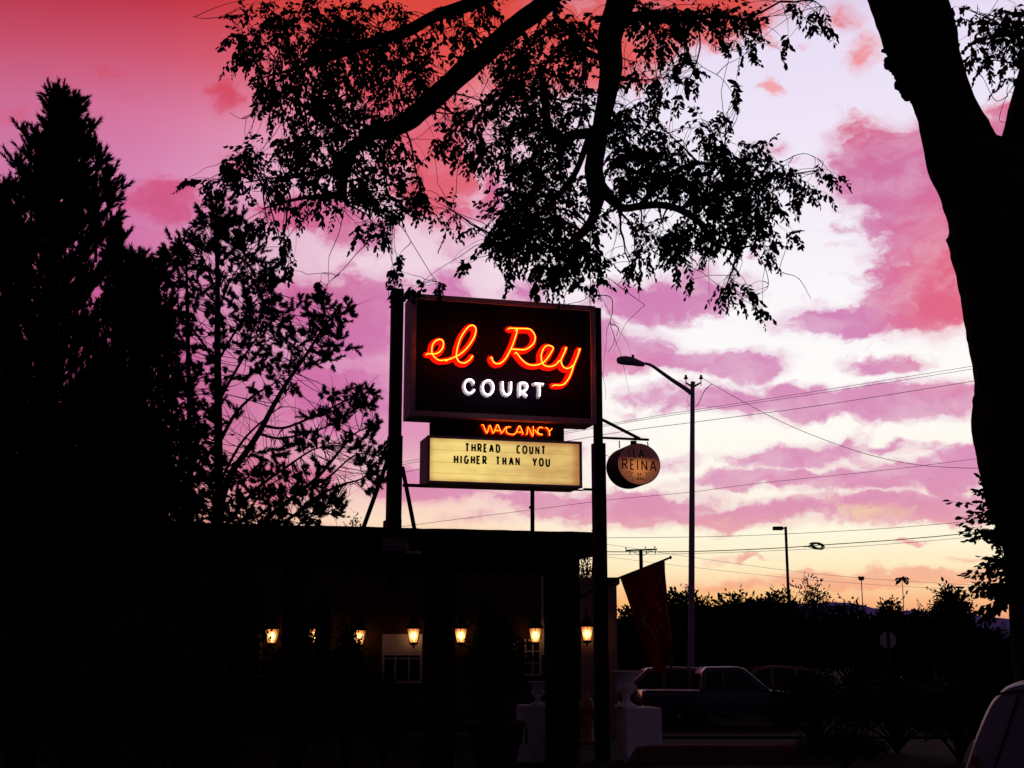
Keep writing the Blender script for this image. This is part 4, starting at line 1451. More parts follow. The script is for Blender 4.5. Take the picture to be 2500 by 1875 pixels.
# ------------------------------------------------------------------ foliage tools
def rv(rnd):
    while True:
        v = Vector((rnd.uniform(-1, 1), rnd.uniform(-1, 1), rnd.uniform(-1, 1)))
        if .05 < v.length < 1:
            return v.normalized()


def leaf(mb, p, d, nrm, L, w, fold=.25):
    d = d.normalized()
    s = d.cross(nrm)
    s = s.normalized() if s.length > 1e-4 else d.orthogonal().normalized()
    u = s.cross(d)
    m = [p, p + d * L * .38 + s * w * .5 + u * w * fold, p + d * L * .74 + s * w * .36 + u * w * fold * .7, p + d * L - u * w * .15,
         p + d * L * .74 - s * w * .36 + u * w * fold * .7, p + d * L * .38 - s * w * .5 + u * w * fold]
    mb.add(m, [(0, 1, 2, 3), (0, 3, 4, 5)])


def spray(lf, tw, rnd, p, d, L, nl, ll, droop=.6, twr=.0022):
    """a leafy shoot: curved twig with two ranks of leaves"""
    d = d.normalized()
    pts = [p]
    k = 6
    for i in range(k):
        d = (d + Vector((0, 0, -droop * .16)) + rv(rnd) * .13).normalized()
        pts.append(pts[-1] + d * (L / k))
    tw.tube(pts, [twr * (1 - .6 * i / k) for i in range(k + 1)], 3, False)
    side = d.cross(Vector((0, 0, 1)))
    side = side.normalized() if side.length > .05 else Vector((1, 0, 0))
    side = (side + rv(rnd) * .5).normalized()
    for i in range(nl):
        t = (i + .6) / nl * k
        j = min(k - 1, int(t))
        q = pts[j].lerp(pts[j + 1], t - j)
        ax = (pts[j + 1] - pts[j]).normalized()
        sg = 1 if i % 2 else -1
        dd = (ax * rnd.uniform(.3, .8) + side * sg * rnd.uniform(.5, 1.0) + Vector((0, 0, -rnd.uniform(.2, .8))) + rv(rnd) * .25)
        sz = ll * rnd.uniform(.7, 1.2) * (1.05 - .35 * i / nl)
        leaf(lf, q, dd, rv(rnd), sz, sz * rnd.uniform(.48, .62))
    leaf(lf, pts[-1], d, rv(rnd), ll * .8, ll * .38)


def bark_tube(mb, path, rad, n=28, amp=.05, fr=3.0, seed=0):
    """knobbly limb with furrowed bark"""
    pts = [Vector(p) for p in path]
    u = (pts[1] - pts[0]).orthogonal().normalized()
    vs, fs = [], []
    ln = 0
    for i, p in enumerate(pts):
        t = (pts[min(i + 1, len(pts) - 1)] - pts[max(i - 1, 0)]).normalized()
        if i:
            ln += (pts[i] - pts[i - 1]).length
        u = (u - t * u.dot(t)).normalized()
        w = t.cross(u)
        for k in range(n):
            a = 2 * math.pi * k / n
            c, s_ = math.cos(a), math.sin(a)
            q = Vector((c * 1.3 * fr, s_ * 1.3 * fr, ln * fr * .8 + seed))
            dn_ = mnoise.noise(q) * .55 + mnoise.noise(q * 2.3) * .3 + abs(mnoise.noise(Vector((c * 5 * fr, s_ * 5 * fr, ln * fr * 1.5)))) * .4
            r_ = rad[i] * (1 + amp * dn_)
            vs.append(p + (u * c + w * s_) * r_)
    for i in range(len(pts) - 1):
        for k in range(n):
            fs.append((i * n + k, i * n + (k + 1) % n, (i + 1) * n + (k + 1) % n, (i + 1) * n + k))
    fs.append(tuple(range(n - 1, -1, -1)))
    fs.append(tuple((len(pts) - 1) * n + k for k in range(n)))
    mb.add(vs, fs)


def px_path(pts, k=6):
    """(px, py, Y, r_px) -> points and radii in metres"""
    q = crom(pts, k)
    P = [at(a[0], a[1], a[2]) for a in q]
    return P, [max(.0015, a[3] * mpp(p)) for a, p in zip(q, P)]


# ------------------------------------------------------------------ the big elm: trunk at right, limbs overhead
rnd = random.Random(21)
TY = 11.0
base = at(2700, 1590, TY)
elm = thing('elm_tree', 'huge dark forked elm at the right whose leafy limbs hang over the sign', 'tree', (base.x, TY, 0))
tb = MB()
P, rad = px_path([(2720, 2190, TY, 225), (2690, 1900, TY, 190), (2672, 1620, TY, 186), (2650, 1420, TY, 178), (2620, 1270, TY, 172), (2578, 1160, TY, 168), (2545, 1060, TY, 158), (2545, 960, TY, 155),
                  (2532, 840, TY, 152), (2515, 750, TY, 152), (2496, 650, TY, 152), (2462, 520, TY, 150), (2402, 440, TY, 115), (2356, 385, TY, 90), (2334, 330, TY, 79), (2304, 250, TY, 69), (2272, 170, TY, 76), (2248, 100, TY, 84), (2234, 50, TY, 86), (2216, 0, TY, 87),
                  (2180, -100, TY, 84), (2110, -300, TY, 76), (2000, -520, TY + .3, 68), (1860, -640, TY + .6, 60)], 7)
bark_tube(tb, P, rad, 72, .10, 4.2)
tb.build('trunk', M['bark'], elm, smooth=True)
lb = MB()
P, rad = px_path([(2560, 640, TY + .1, 110), (2548, 480, TY + .1, 100), (2534, 390, TY + .1, 92), (2546, 300, TY + .15, 84), (2580, 150, TY + .2, 80), (2610, 0, TY + .3, 76), (2660, -250, TY + .4, 66), (2740, -500, TY + .5, 50)], 6)
bark_tube(lb, P, rad, 28, .07, 2.2, 4)
lb.build('limb', M['bark'], elm, smooth=True)
# burl on the left edge
b = MB()
for k in range(34):
    t = rnd.random()
    cx, cy = 2166 + 62 * t + rnd.uniform(-2, 14), 150 + 92 * t ** .8 + rnd.uniform(-14, 5)
    c = at(cx, cy, TY + rnd.uniform(-.12, .12))
    rr0 = mpp(c) * rnd.uniform(8, 20) * (1 if t > .25 else .7)
    rows_ = []
    for j in range(7):
        th = math.pi * j / 6
        rows_.append([c + Vector((math.sin(th) * math.cos(a) * rr0, math.sin(th) * math.sin(a) * rr0, math.cos(th) * rr0)) * (1 + .3 * mnoise.noise(Vector((a, th * 2, k)))) for a in [2 * math.pi * i / 10 for i in range(10)]])
    b.loft(rows_, False)
for q in ((2172, 128, 12), (2160, 124, 7)):
    c = at(q[0], q[1], TY)
    b.tube([c + Vector((-.03, 0, 0)), c, c + Vector((.06, 0, .01))], [mpp(c) * q[2] * .5, mpp(c) * q[2], mpp(c) * q[2] * .6], 9)
b.build('burl', M['bark'], elm, smooth=True)

LIMBS = [
    [(1860, -640, 11.6, 60), (1700, -520, 11.8, 50), (1560, -360, 12, 44), (1450, -180, 12, 34), (1390, -80, 12, 30), (1335, 5, 12, 27), (1260, 62, 12, 27), (1195, 120, 12, 28), (1128, 178, 12, 28), (1060, 240, 12, 27), (1000, 292, 12, 27), (950, 316, 12, 21), (900, 330, 12.1, 18), (862, 370, 12.1, 15), (842, 420, 12.1, 13), (838, 470, 12.2, 11), (850, 505, 12.2, 4)],
    [(1450, -180, 12, 34), (1330, -90, 12.2, 22), (1240, -35, 12.3, 19), (1160, 5, 12.4, 18), (1060, 40, 12.4, 16), (992, 77, 12.5, 16), (902, 104, 12.5, 13), (811, 140, 12.6, 10), (730, 165, 12.6, 5), (640, 190, 12.6, 2)],
    [(1700, -520, 11.8, 50), (1640, -330, 11.8, 46), (1575, -150, 11.9, 42), (1530, -40, 12, 39), (1506, 30, 12, 37), (1488, 100, 12, 33), (1492, 170, 12, 29), (1478, 250, 12, 25), (1462, 330, 12, 23), (1450, 410, 12, 25), (1458, 465, 12, 24), (1452, 520, 12, 13), (1430, 560, 12, 12), (1395, 590, 12, 9), (1350, 620, 12.1, 4)],
    [(1462, 455, 12, 20), (1490, 483, 12, 15), (1520, 508, 12, 11), (1565, 503, 12, 10), (1610, 500, 12, 9), (1660, 512, 12, 9), (1710, 545, 12, 9), (1738, 590, 12, 6), (1770, 605, 12, 4), (1815, 616, 12, 2)],
    [(1515, 505, 12, 11), (1514, 525, 12, 5), (1515, 540, 12, 2)],
    [(1450, 325, 12, 15), (1400, 330, 12, 13), (1350, 342, 12.1, 11), (1335, 300, 12.2, 12), (1330, 240, 12.3, 10), (1320, 180, 12.3, 6)],
    [(838, 470, 12.2, 10), (800, 482, 12.2, 8), (750, 482, 12.2, 6), (690, 495, 12.3, 3), (640, 510, 12.3, 2)],
    [(842, 430, 12.1, 8), (780, 420, 12.0, 5), (700, 430, 12.0, 3), (600, 445, 12.0, 2)],
    [(1506, 60, 12, 20), (1560, 40, 11.9, 14), (1640, 50, 11.8, 10), (1730, 40, 11.8, 6), (1830, 50, 11.8, 3)],
    [(850, 330, 12.2, 10), (780, 280, 12.2, 7), (700, 240, 12.2, 4), (640, 215, 12.2, 2)],
    [(1440, 330, 12.2, 9), (1400, 430, 12.3, 8), (1340, 500, 12.4, 6), (1270, 570, 12.5, 3), (1200, 620, 12.5, 1.5)],
    [(1560, 503, 12, 7), (1620, 440, 12.2, 6), (1690, 400, 12.3, 5), (1800, 410, 12.3, 3), (1930, 430, 12.3, 1.5)],
    [(1660, 510, 12, 6), (1750, 470, 12.1, 5), (1850, 440, 12.2, 3), (2000, 415, 12.2, 1.5)],
    [(1490, 150, 12, 10), (1440, 130, 12.2, 8), (1400, 90, 12.3, 6), (1360, 40, 12.4, 5), (1320, -40, 12.4, 3)],
]
nodes = []
for i, l in enumerate(LIMBS):
    P, rad = px_path(l, 6)
    rad = [x * .88 for x in rad]
    b = MB()
    bark_tube(b, P, rad, 22 if l[0][3] > 12 else 10, .26 if l[0][3] > 12 else .15, 3.6, i * 7)
    b.build('limb', M['bark'], elm, smooth=True)
    nodes += [p for p, a in zip(P, crom(l, 6)) if a[1] > -40]
nodes += [at(x, y, TY + .3) for x, y in ((2540, 300), (2550, 240), (2560, 180), (2570, 120), (2580, 60), (2590, 0), (2530, 120), (2520, 60), (2510, 180), (2490, 90), (2480, 40))]

# leafy regions: photo px ellipse, number of shoots
REG = [
    (640, 50, 90, 60, 34), (760, 60, 120, 70, 60), (900, 50, 130, 60, 60), (700, 130, 110, 60, 44), (840, 150, 130, 80, 80), (980, 140, 110, 80, 60), (590, 95, 30, 20, 6), (600, 130, 40, 16, 7),
    (650, 205, 45, 30, 12), (740, 220, 90, 50, 34), (860, 230, 110, 60, 46), (1000, 210, 80, 60, 26), (660, 260, 40, 25, 9), (780, 300, 90, 50, 30), (720, 330, 60, 25, 12), (900, 310, 90, 50, 34),
    (660, 370, 80, 28, 16), (580, 400, 60, 26, 12), (620, 430, 80, 28, 20), (720, 380, 90, 40, 24), (810, 370, 70, 50, 30), (480, 437, 28, 9, 4), (520, 445, 30, 12, 5), (860, 420, 60, 60, 34), (950, 380, 60, 60, 22), (930, 470, 55, 60, 26),
    (720, 440, 90, 30, 18), (760, 495, 80, 20, 12), (1005, 460, 45, 50, 18), (1040, 490, 40, 26, 10), (1090, 520, 36, 22, 8), (900, 560, 40, 26, 10), (960, 515, 30, 18, 6), (690, 580, 14, 40, 7), (700, 640, 30, 30, 8), (655, 540, 30, 20, 5), (940, 560, 12, 20, 3),
    (790, 690, 13, 18, 3), (960, 650, 14, 40, 4), (975, 615, 10, 18, 2), (1012, 700, 12, 16, 3), (1028, 690, 9, 16, 2), (1070, 690, 10, 18, 3), (965, 702, 20, 8, 3),
    (1090, 60, 60, 40, 18), (1130, 110, 40, 50, 12), (1190, 30, 40, 40, 14), (1260, 120, 80, 60, 42), (1300, 190, 90, 60, 50), (1230, 200, 60, 60, 28), (1180, 260, 60, 40, 20), (1130, 290, 60, 40, 16), (1080, 330, 40, 26, 8), (1150, 350, 60, 26, 12), (1200, 370, 60, 30, 14), (1110, 365, 26, 14, 4), (1170, 385, 14, 12, 2),
    (1380, 60, 80, 60, 44), (1400, 140, 70, 60, 36), (1330, 260, 90, 50, 42), (1420, 240, 40, 50, 20), (1300, 320, 70, 40, 24), (1230, 330, 40, 30, 8), (1350, 330, 70, 60, 36), (1330, 410, 80, 50, 46), (1280, 400, 50, 40, 16), (1270, 470, 60, 40, 30), (1340, 490, 80, 50, 52), (1250, 530, 70, 40, 36), (1330, 560, 90, 50, 54), (1220, 570, 60, 30, 22), (1190, 560, 40, 16, 8), (1260, 610, 60, 30, 20), (1390, 620, 70, 40, 32), (1430, 590, 40, 40, 18), (1330, 650, 50, 30, 14), (1370, 690, 50, 22, 7), (1310, 705, 20, 14, 3), (1430, 685, 40, 20, 5), (1470, 650, 22, 40, 8), (1230, 650, 20, 14, 3), (1140, 640, 26, 10, 3), (1250, 690, 8, 10, 1),
    (1500, 300, 40, 50, 22), (1530, 270, 26, 40, 10), (1520, 360, 50, 40, 24), (1560, 380, 50, 40, 22), (1560, 440, 70, 40, 34), (1620, 370, 50, 40, 20), (1610, 310, 30, 26, 8), (1660, 420, 70, 50, 42), (1720, 300, 26, 36, 9), (1740, 350, 34, 40, 14), (1740, 420, 80, 40, 36), (1770, 300, 16, 26, 5), (1800, 380, 50, 40, 18), (1860, 370, 20, 40, 8), (1830, 430, 70, 40, 34), (1760, 490, 90, 40, 46), (1850, 490, 60, 40, 24), (1920, 420, 34, 26, 9), (1960, 450, 34, 20, 8), (2030, 425, 20, 14, 4), (2005, 465, 18, 10, 2), (1940, 490, 24, 12, 3), (1990, 400, 12, 10, 1),
    (1700, 560, 60, 30, 20), (1790, 560, 70, 40, 26), (1840, 550, 60, 30, 14), (1660, 565, 40, 26, 9), (1620, 580, 50, 22, 12), (1570, 570, 34, 22, 8), (1560, 620, 30, 22, 7), (1540, 645, 22, 16, 5), (1640, 620, 40, 20, 9), (1640, 650, 20, 14, 3), (1730, 600, 30, 16, 4), (1880, 600, 20, 18, 5), (1880, 630, 14, 18, 3), (1930, 565, 18, 12, 3), (1690, 688, 18, 12, 3), (1780, 690, 30, 24, 8), (1830, 700, 26, 18, 4), (1855, 750, 10, 26, 3), (1790, 720, 30, 12, 4),
    (1560, 30, 60, 40, 30), (1640, 40, 70, 40, 36), (1740, 30, 70, 34, 30), (1820, 40, 50, 34, 16), (1600, 100, 50, 30, 14), (1650, 140, 40, 20, 8), (1560, 160, 30, 30, 8), (1610, 190, 40, 26, 10), (1680, 190, 30, 14, 5), (1620, 230, 26, 16, 5), (1700, 170, 20, 14, 3), (1840, 100, 24, 16, 4), (1780, 90, 40, 14, 5), (1580, 250, 26, 14, 4), (1660, 240, 22, 10, 3), (1830, 135, 20, 14, 4), (1812, 210, 22, 10, 3), (1800, 250, 14, 8, 2), (1920, 90, 10, 18, 3), (1910, 120, 8, 10, 1), (2000, 20, 26, 18, 6), (1985, 60, 22, 14, 4), (2020, 70, 12, 8, 2), (1950, 10, 20, 12, 3),
    (1460, 540, 20, 40, 6), (1440, 470, 20, 40, 6),
    (2380, 40, 50, 26, 12), (2430, 60, 50, 50, 26), (2490, 60, 50, 70, 40), (2370, 100, 40, 18, 8), (2400, 140, 50, 24, 14), (2460, 140, 40, 30, 16), (2345, 15, 20, 10, 4), (2480, 190, 30, 26, 10),
]
lf, tw = MB(), MB()
nd = np.array([tuple(p) for p in nodes])


def link(tw, q, nd, r0, sag=.1):
    """thin wandering branch from a close limb node to q; returns its direction at q"""
    d2 = ((nd - np.array(q)) ** 2).sum(1)
    cand = np.argsort(d2)[:14]
    cand = [c for c in cand if d2[c] < d2[cand[0]] * 1.7 + .02]
    j = int(rnd.choice(cand))
    a = Vector(nd[j])
    L = (q - a).length
    m = a.lerp(q, .5) + rv(rnd) * L * .22 + Vector((0, 0, sag * L))
    pts = [a.lerp(m, t).lerp(m.lerp(q, t), t) for t in [i / 6 for i in range(7)]]
    pts = [pts[0]] + [p + rv(rnd) * L * .018 for p in pts[1:-1]] + [pts[-1]]
    tw.tube(pts, [r0 * (1.0 - .65 * i / 6) for i in range(7)], 4, False)
    return (pts[-1] - pts[-2]).normalized(), pts


# traced bare twigs that hang low in front of the sky and the sign
low = []
for pts in ([(842, 500), (830, 560), (815, 600), (803, 630), (802, 680), (795, 720)], [(935, 500), (985, 560), (1010, 600), (1060, 680), (1075, 690)], [(900, 590), (870, 620), (835, 660), (800, 690)], [(960, 540), (955, 620), (965, 690), (945, 735)],
            [(1442, 560), (1440, 640), (1442, 700), (1443, 760), (1448, 820), (1452, 900)], [(1443, 720), (1420, 735), (1380, 745), (1360, 770)], [(1443, 720), (1490, 725), (1495, 760), (1490, 790), (1500, 830), (1485, 860)],
            [(1490, 790), (1510, 800), (1505, 820)], [(1500, 690), (1540, 720), (1575, 745)], [(1800, 560), (1850, 620), (1870, 660), (1875, 700), (1850, 720)], [(1870, 640), (1910, 665), (1950, 680), (1980, 730)], [(1780, 580), (1800, 640), (1790, 680), (1800, 720)],
            [(650, 510), (600, 540), (560, 590), (590, 620)], [(700, 500), (690, 560), (700, 600), (690, 650)], [(1620, 40), (1700, 150), (1760, 190), (1800, 245)], [(1700, 60), (1740, 110), (1820, 130)], [(560, 40), (500, 45), (470, 40)], [(620, 280), (590, 290), (560, 275)], [(1900, 400), (1960, 375), (2010, 395)],
            [(2480, 200), (2455, 240), (2440, 290), (2455, 300)], [(2460, 235), (2430, 245), (2400, 190)]):
    q = crom([(a, c) for a, c in pts], 5)
    p3 = [at(a, c, 11.3 if a > 2300 else 12.0 + .002 * (a % 97)) for a, c in q]
    low += p3
    tw.tube(p3, [.005 * (1 - .6 * i / len(p3)) for i in range(len(p3))], 4, False)
extra = []
for (cx, cy, rx, ry, n) in REG:                    # a branchlet into every region first
    if n < 5:
        continue
    for k in range(max(1, n // 16)):
        Yq = (11.4 if cx > 2300 else 12.1) + rnd.uniform(-.6, .6)
        q = at(cx + rnd.uniform(-.4, .4) * rx, cy + rnd.uniform(-.4, .4) * ry, Yq)
        _, pts = link(tw, q, nd, .014)
        extra += pts[2:]
nd2 = np.vstack([nd, np.array([tuple(p) for p in extra + low])])
for (cx, cy, rx, ry, n) in REG:
    for k in range(int(n * (1.05 if n > 8 else .95) * (.6 if cx > 2300 else 1)) + 1):
        a, r_ = rnd.uniform(0, 2 * math.pi), math.sqrt(rnd.random())
        Yq = (11.4 if cx > 2300 else 12.1) + rnd.gauss(0, .55)
        q = at(cx + rx * .85 * r_ * math.cos(a), cy + ry * .85 * r_ * math.sin(a), Yq)
        d, pts = link(tw, q, nd2, .0042)
        dd = d * .7 + rv(rnd) * .5 + Vector((0, 0, -.35))
        small = n < 6
        spray(lf, tw, rnd, q, dd, rnd.uniform(.14, .28) * (.8 if small else 1), rnd.randint(6, 11), rnd.uniform(.06, .088), .8)
# shoots sitting right along the limbs
for p in nodes[::2]:
    if p.x > 2.9 or rnd.random() < .35:
        continue
    q = p + rv(rnd) * rnd.uniform(.05, .16)
    tw.tube([p, q], .003, 3, False)
    spray(lf, tw, rnd, q, rv(rnd) + Vector((0, 0, -.2)), rnd.uniform(.12, .24), rnd.randint(6, 10), rnd.uniform(.06, .088), .8)
# bare hanging twigs
for k in range(80):
    j = rnd.randrange(len(nd2))
    a = Vector(nd2[j])
    pxx = 1250 + a.x / a.y * F
    d = (rv(rnd) * .8 + Vector((0, 0, -.5))).normalized()
    pts = [a]
    for i in range(10):
        d = (d + Vector((0, 0, -.13)) + rv(rnd) * .16).normalized()
        pts.append(pts[-1] + d * rnd.uniform(.03, .085))
    tw.tube(pts, [.0032 * (1 - .6 * i / 10) for i in range(11)], 3, False)
# low shoots from the trunk at the right
SH = [((2450, 1230), (2385, 1185)), ((2455, 1240), (2390, 1215)), ((2460, 1260), (2345, 1262)), ((2462, 1280), (2400, 1260)), ((2470, 1300), (2350, 1300)), ((2470, 1310), (2420, 1320)), ((2440, 1210), (2405, 1170)),
      ((2480, 1380), (2400, 1390)), ((2480, 1400), (2370, 1412)), ((2485, 1420), (2380, 1440)), ((2485, 1440), (2345, 1440)), ((2490, 1450), (2400, 1465)), ((2490, 1380), (2440, 1350)), ((2490, 1460), (2390, 1500)), ((2480, 1400), (2430, 1375)), ((2480, 1340), (2440, 1330)), ((2450, 1460), (2400, 1520))]
for a, c in SH:
    for k in range(5):
        Yq = TY - .3 + rnd.uniform(-.3, .2)
        p0 = at(a[0] + rnd.uniform(-14, 22), a[1] + rnd.uniform(-10, 10), Yq)
        p1 = at(c[0] + rnd.uniform(-8, 25), c[1] + rnd.uniform(-14, 14), Yq + rnd.uniform(-.1, .1))
        spray(lf, tw, rnd, p0, (p1 - p0) + Vector((0, 0, .08)), (p1 - p0).length * rnd.uniform(.85, 1.18), rnd.randint(10, 15), rnd.uniform(.075, .098), .35, .003)
tw.build('twigs', M['twig'], elm)
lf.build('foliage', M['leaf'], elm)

# ------------------------------------------------------------------ conifers at left
def brush(mb, rnd, p, d, L, nn, nl, w, a0=.45, a1=.95):
    d = d.normalized()
    e1 = d.orthogonal().normalized()
    e2 = d.cross(e1)
    for i in range(nn):
        t = (i + rnd.random()) / nn
        a = rnd.uniform(0, 2 * math.pi)
        al = rnd.uniform(a0, a1) * (1 - .45 * t)
        r_ = e1 * math.cos(a) + e2 * math.sin(a)
        nd_ = d * math.cos(al) + r_ * math.sin(al)
        b0 = p + d * (t * L)
        sd = nd_.cross(rv(rnd))
        sd = sd.normalized() if sd.length > .05 else e1
        l = nl * rnd.uniform(.75, 1.1)
        mb.add([b0 - sd * w * .5, b0 + sd * w * .5, b0 + nd_ * l], [(0, 1, 2)])


def pine_branch(nb, tw, rnd, p, d, L, r0, up_=.25, gap=.075, start=.2, nl=.074, w=.014, nn=60, sub=.25):
    """a limb turning upward with candle-like shoots on its outer part"""
    pts, d = [p], d.normalized()
    k = max(5, int(L / .1))
    for i in range(k):
        d = (d + Vector((0, 0, up_ * .12)) + rv(rnd) * .09).normalized()
        pts.append(pts[-1] + d * (L / k))
    tw.tube(pts, [r0 * (1 - .75 * i / k) for i in range(k + 1)], 5, False)
    ln = 0
    n = max(3, int(L * (1 - start) / gap))
    for i in range(n):
        t = (start + (1 - start) * (i + rnd.random()) / n) * k
        j = min(k - 1, int(t))
        q = pts[j].lerp(pts[j + 1], t - j)
        ax = (pts[j + 1] - pts[j]).normalized()
        sl_ = sub * rnd.uniform(.5, 1.2) * (1 - .4 * t / k)
        dd = (ax * .6 + rv(rnd) * .55 + Vector((0, 0, .8))).normalized()
        e = q + dd * sl_
        tw.tube([q, e], [.005, .003], 3, False)
        brush(nb, rnd, q + dd * sl_ * .15, dd, sl_, nn, nl, w)
        if rnd.random() < .35:
            d3 = (dd + rv(rnd) * .8).normalized()
            brush(nb, rnd, q + dd * sl_ * .4, d3, sl_ * .7, int(nn * .7), nl, w)
    brush(nb, rnd, pts[-1], d, sub * .9, nn, nl, w)


rnd = random.Random(8)


def conifer(name, label, px, pyt, Y, prof, nb_br, gap=.08, leaders=()):
    top = at(px, pyt, Y)
    r = thing(name, label, 'tree', (top.x, Y, 0))
    s = mpp(top)
    tk, tw, nb = MB(), MB(), MB()
    zt = top.z
    P = [Vector((top.x + .05 * math.sin(i * 1.3), Y, zt * i / 10)) for i in range(11)]
    bark_tube(tk, P, [.17 * (1 - i / 10.6) + .008 for i in range(11)], 14, .06, 4)
    tk.build('trunk', M['bark'], r, smooth=True)
    hs = [(at(px, py, Y).z, w * s) for py, w in prof]
    hs.sort()
    hz_, hw = [a for a, c in hs], [c for a, c in hs]
    zmin = hz_[0]
    for i in range(nb_br):
        f = ((i + rnd.random()) / nb_br) ** .9
        z = zmin + (zt - zmin) * f
        a = i * 2.399 + rnd.uniform(-.4, .4)
        wd = float(np.interp(z, hz_, hw)) * rnd.uniform(.8, 1.08) * (.95 + .75 * mnoise.noise(Vector((math.cos(a) * 1.5, math.sin(a) * 1.5, z * 2.4 + px))))
        el_ = rnd.uniform(.35, .7)
        L = max(.16, wd / math.cos(.6))
        d = Vector((math.cos(a), math.sin(a), el_))
        z0 = max(.3, z - L * .55)
        pine_branch(nb, tw, rnd, Vector((top.x, Y, z0)), d, L, .008 + .012 * L, .7, gap, .15 if L < .8 else .3)
    brush(nb, rnd, Vector((top.x, Y, zt - .25)), Vector((0.02, 0, 1)), .26, 70, .07, .013)
    for (lx, ly, lb_, n) in leaders:
        a, c = at(lx, lb_, Y - .2), at(lx, ly, Y - .2)
        tw.tube([a, c], [.02, .005], 5, False)
        brush(nb, rnd, c - Vector((0, 0, .16)), Vector((0, 0, 1)), .2, 60, .07, .013)
        for k in range(n):
            t = rnd.uniform(.1, .97) ** .8
            q = a.lerp(c, t)
            pine_branch(nb, tw, rnd, q, rv(rnd) + Vector((0, 0, .9)), rnd.uniform(.12, .34) * (1.15 - .6 * t), .006, .6, .07, .1, sub=.17)
    tw.build('branches', M['twig'], r)
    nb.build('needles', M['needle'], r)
    return r


conifer('pine_tree', 'tall dense black pine with a spiky top at the left', 157, 262, 14.0,
        [(262, 5), (310, 26), (370, 55), (440, 100), (520, 122), (590, 138), (670, 160), (780, 190), (920, 232), (1110, 288), (1350, 330)], 430, .085,
        [(136, 248, 520, 8), (176, 255, 520, 8), (157, 208, 480, 6), (200, 330, 560, 9), (234, 345, 640, 10), (108, 300, 560, 9), (76, 345, 600, 9), (48, 390, 700, 10), (24, 430, 720, 10), (262, 420, 800, 14), (285, 560, 900, 16)])
conifer('pine_tree', 'dense pine at the far left edge, behind the tall spiky one', -30, 440, 16.5,
        [(440, 10), (520, 60), (650, 90), (900, 150), (1200, 220), (1400, 250)], 150, .085, [(15, 470, 760, 14), (28, 520, 800, 14)])
conifer('pine_tree', 'bushy pine filling the gap between the tall spiky pine and the open branched one', 318, 650, 15.0,
        [(650, 8), (720, 34), (850, 72), (1000, 112), (1150, 150), (1400, 185)], 200, .085,
        [(318, 625, 900, 16), (345, 640, 900, 16), (365, 640, 960, 18), (335, 700, 1000, 16), (388, 655, 1000, 18), (296, 590, 900, 16), (355, 690, 1050, 18), (405, 730, 1050, 18), (372, 720, 1000, 16), (420, 800, 1100, 16)])

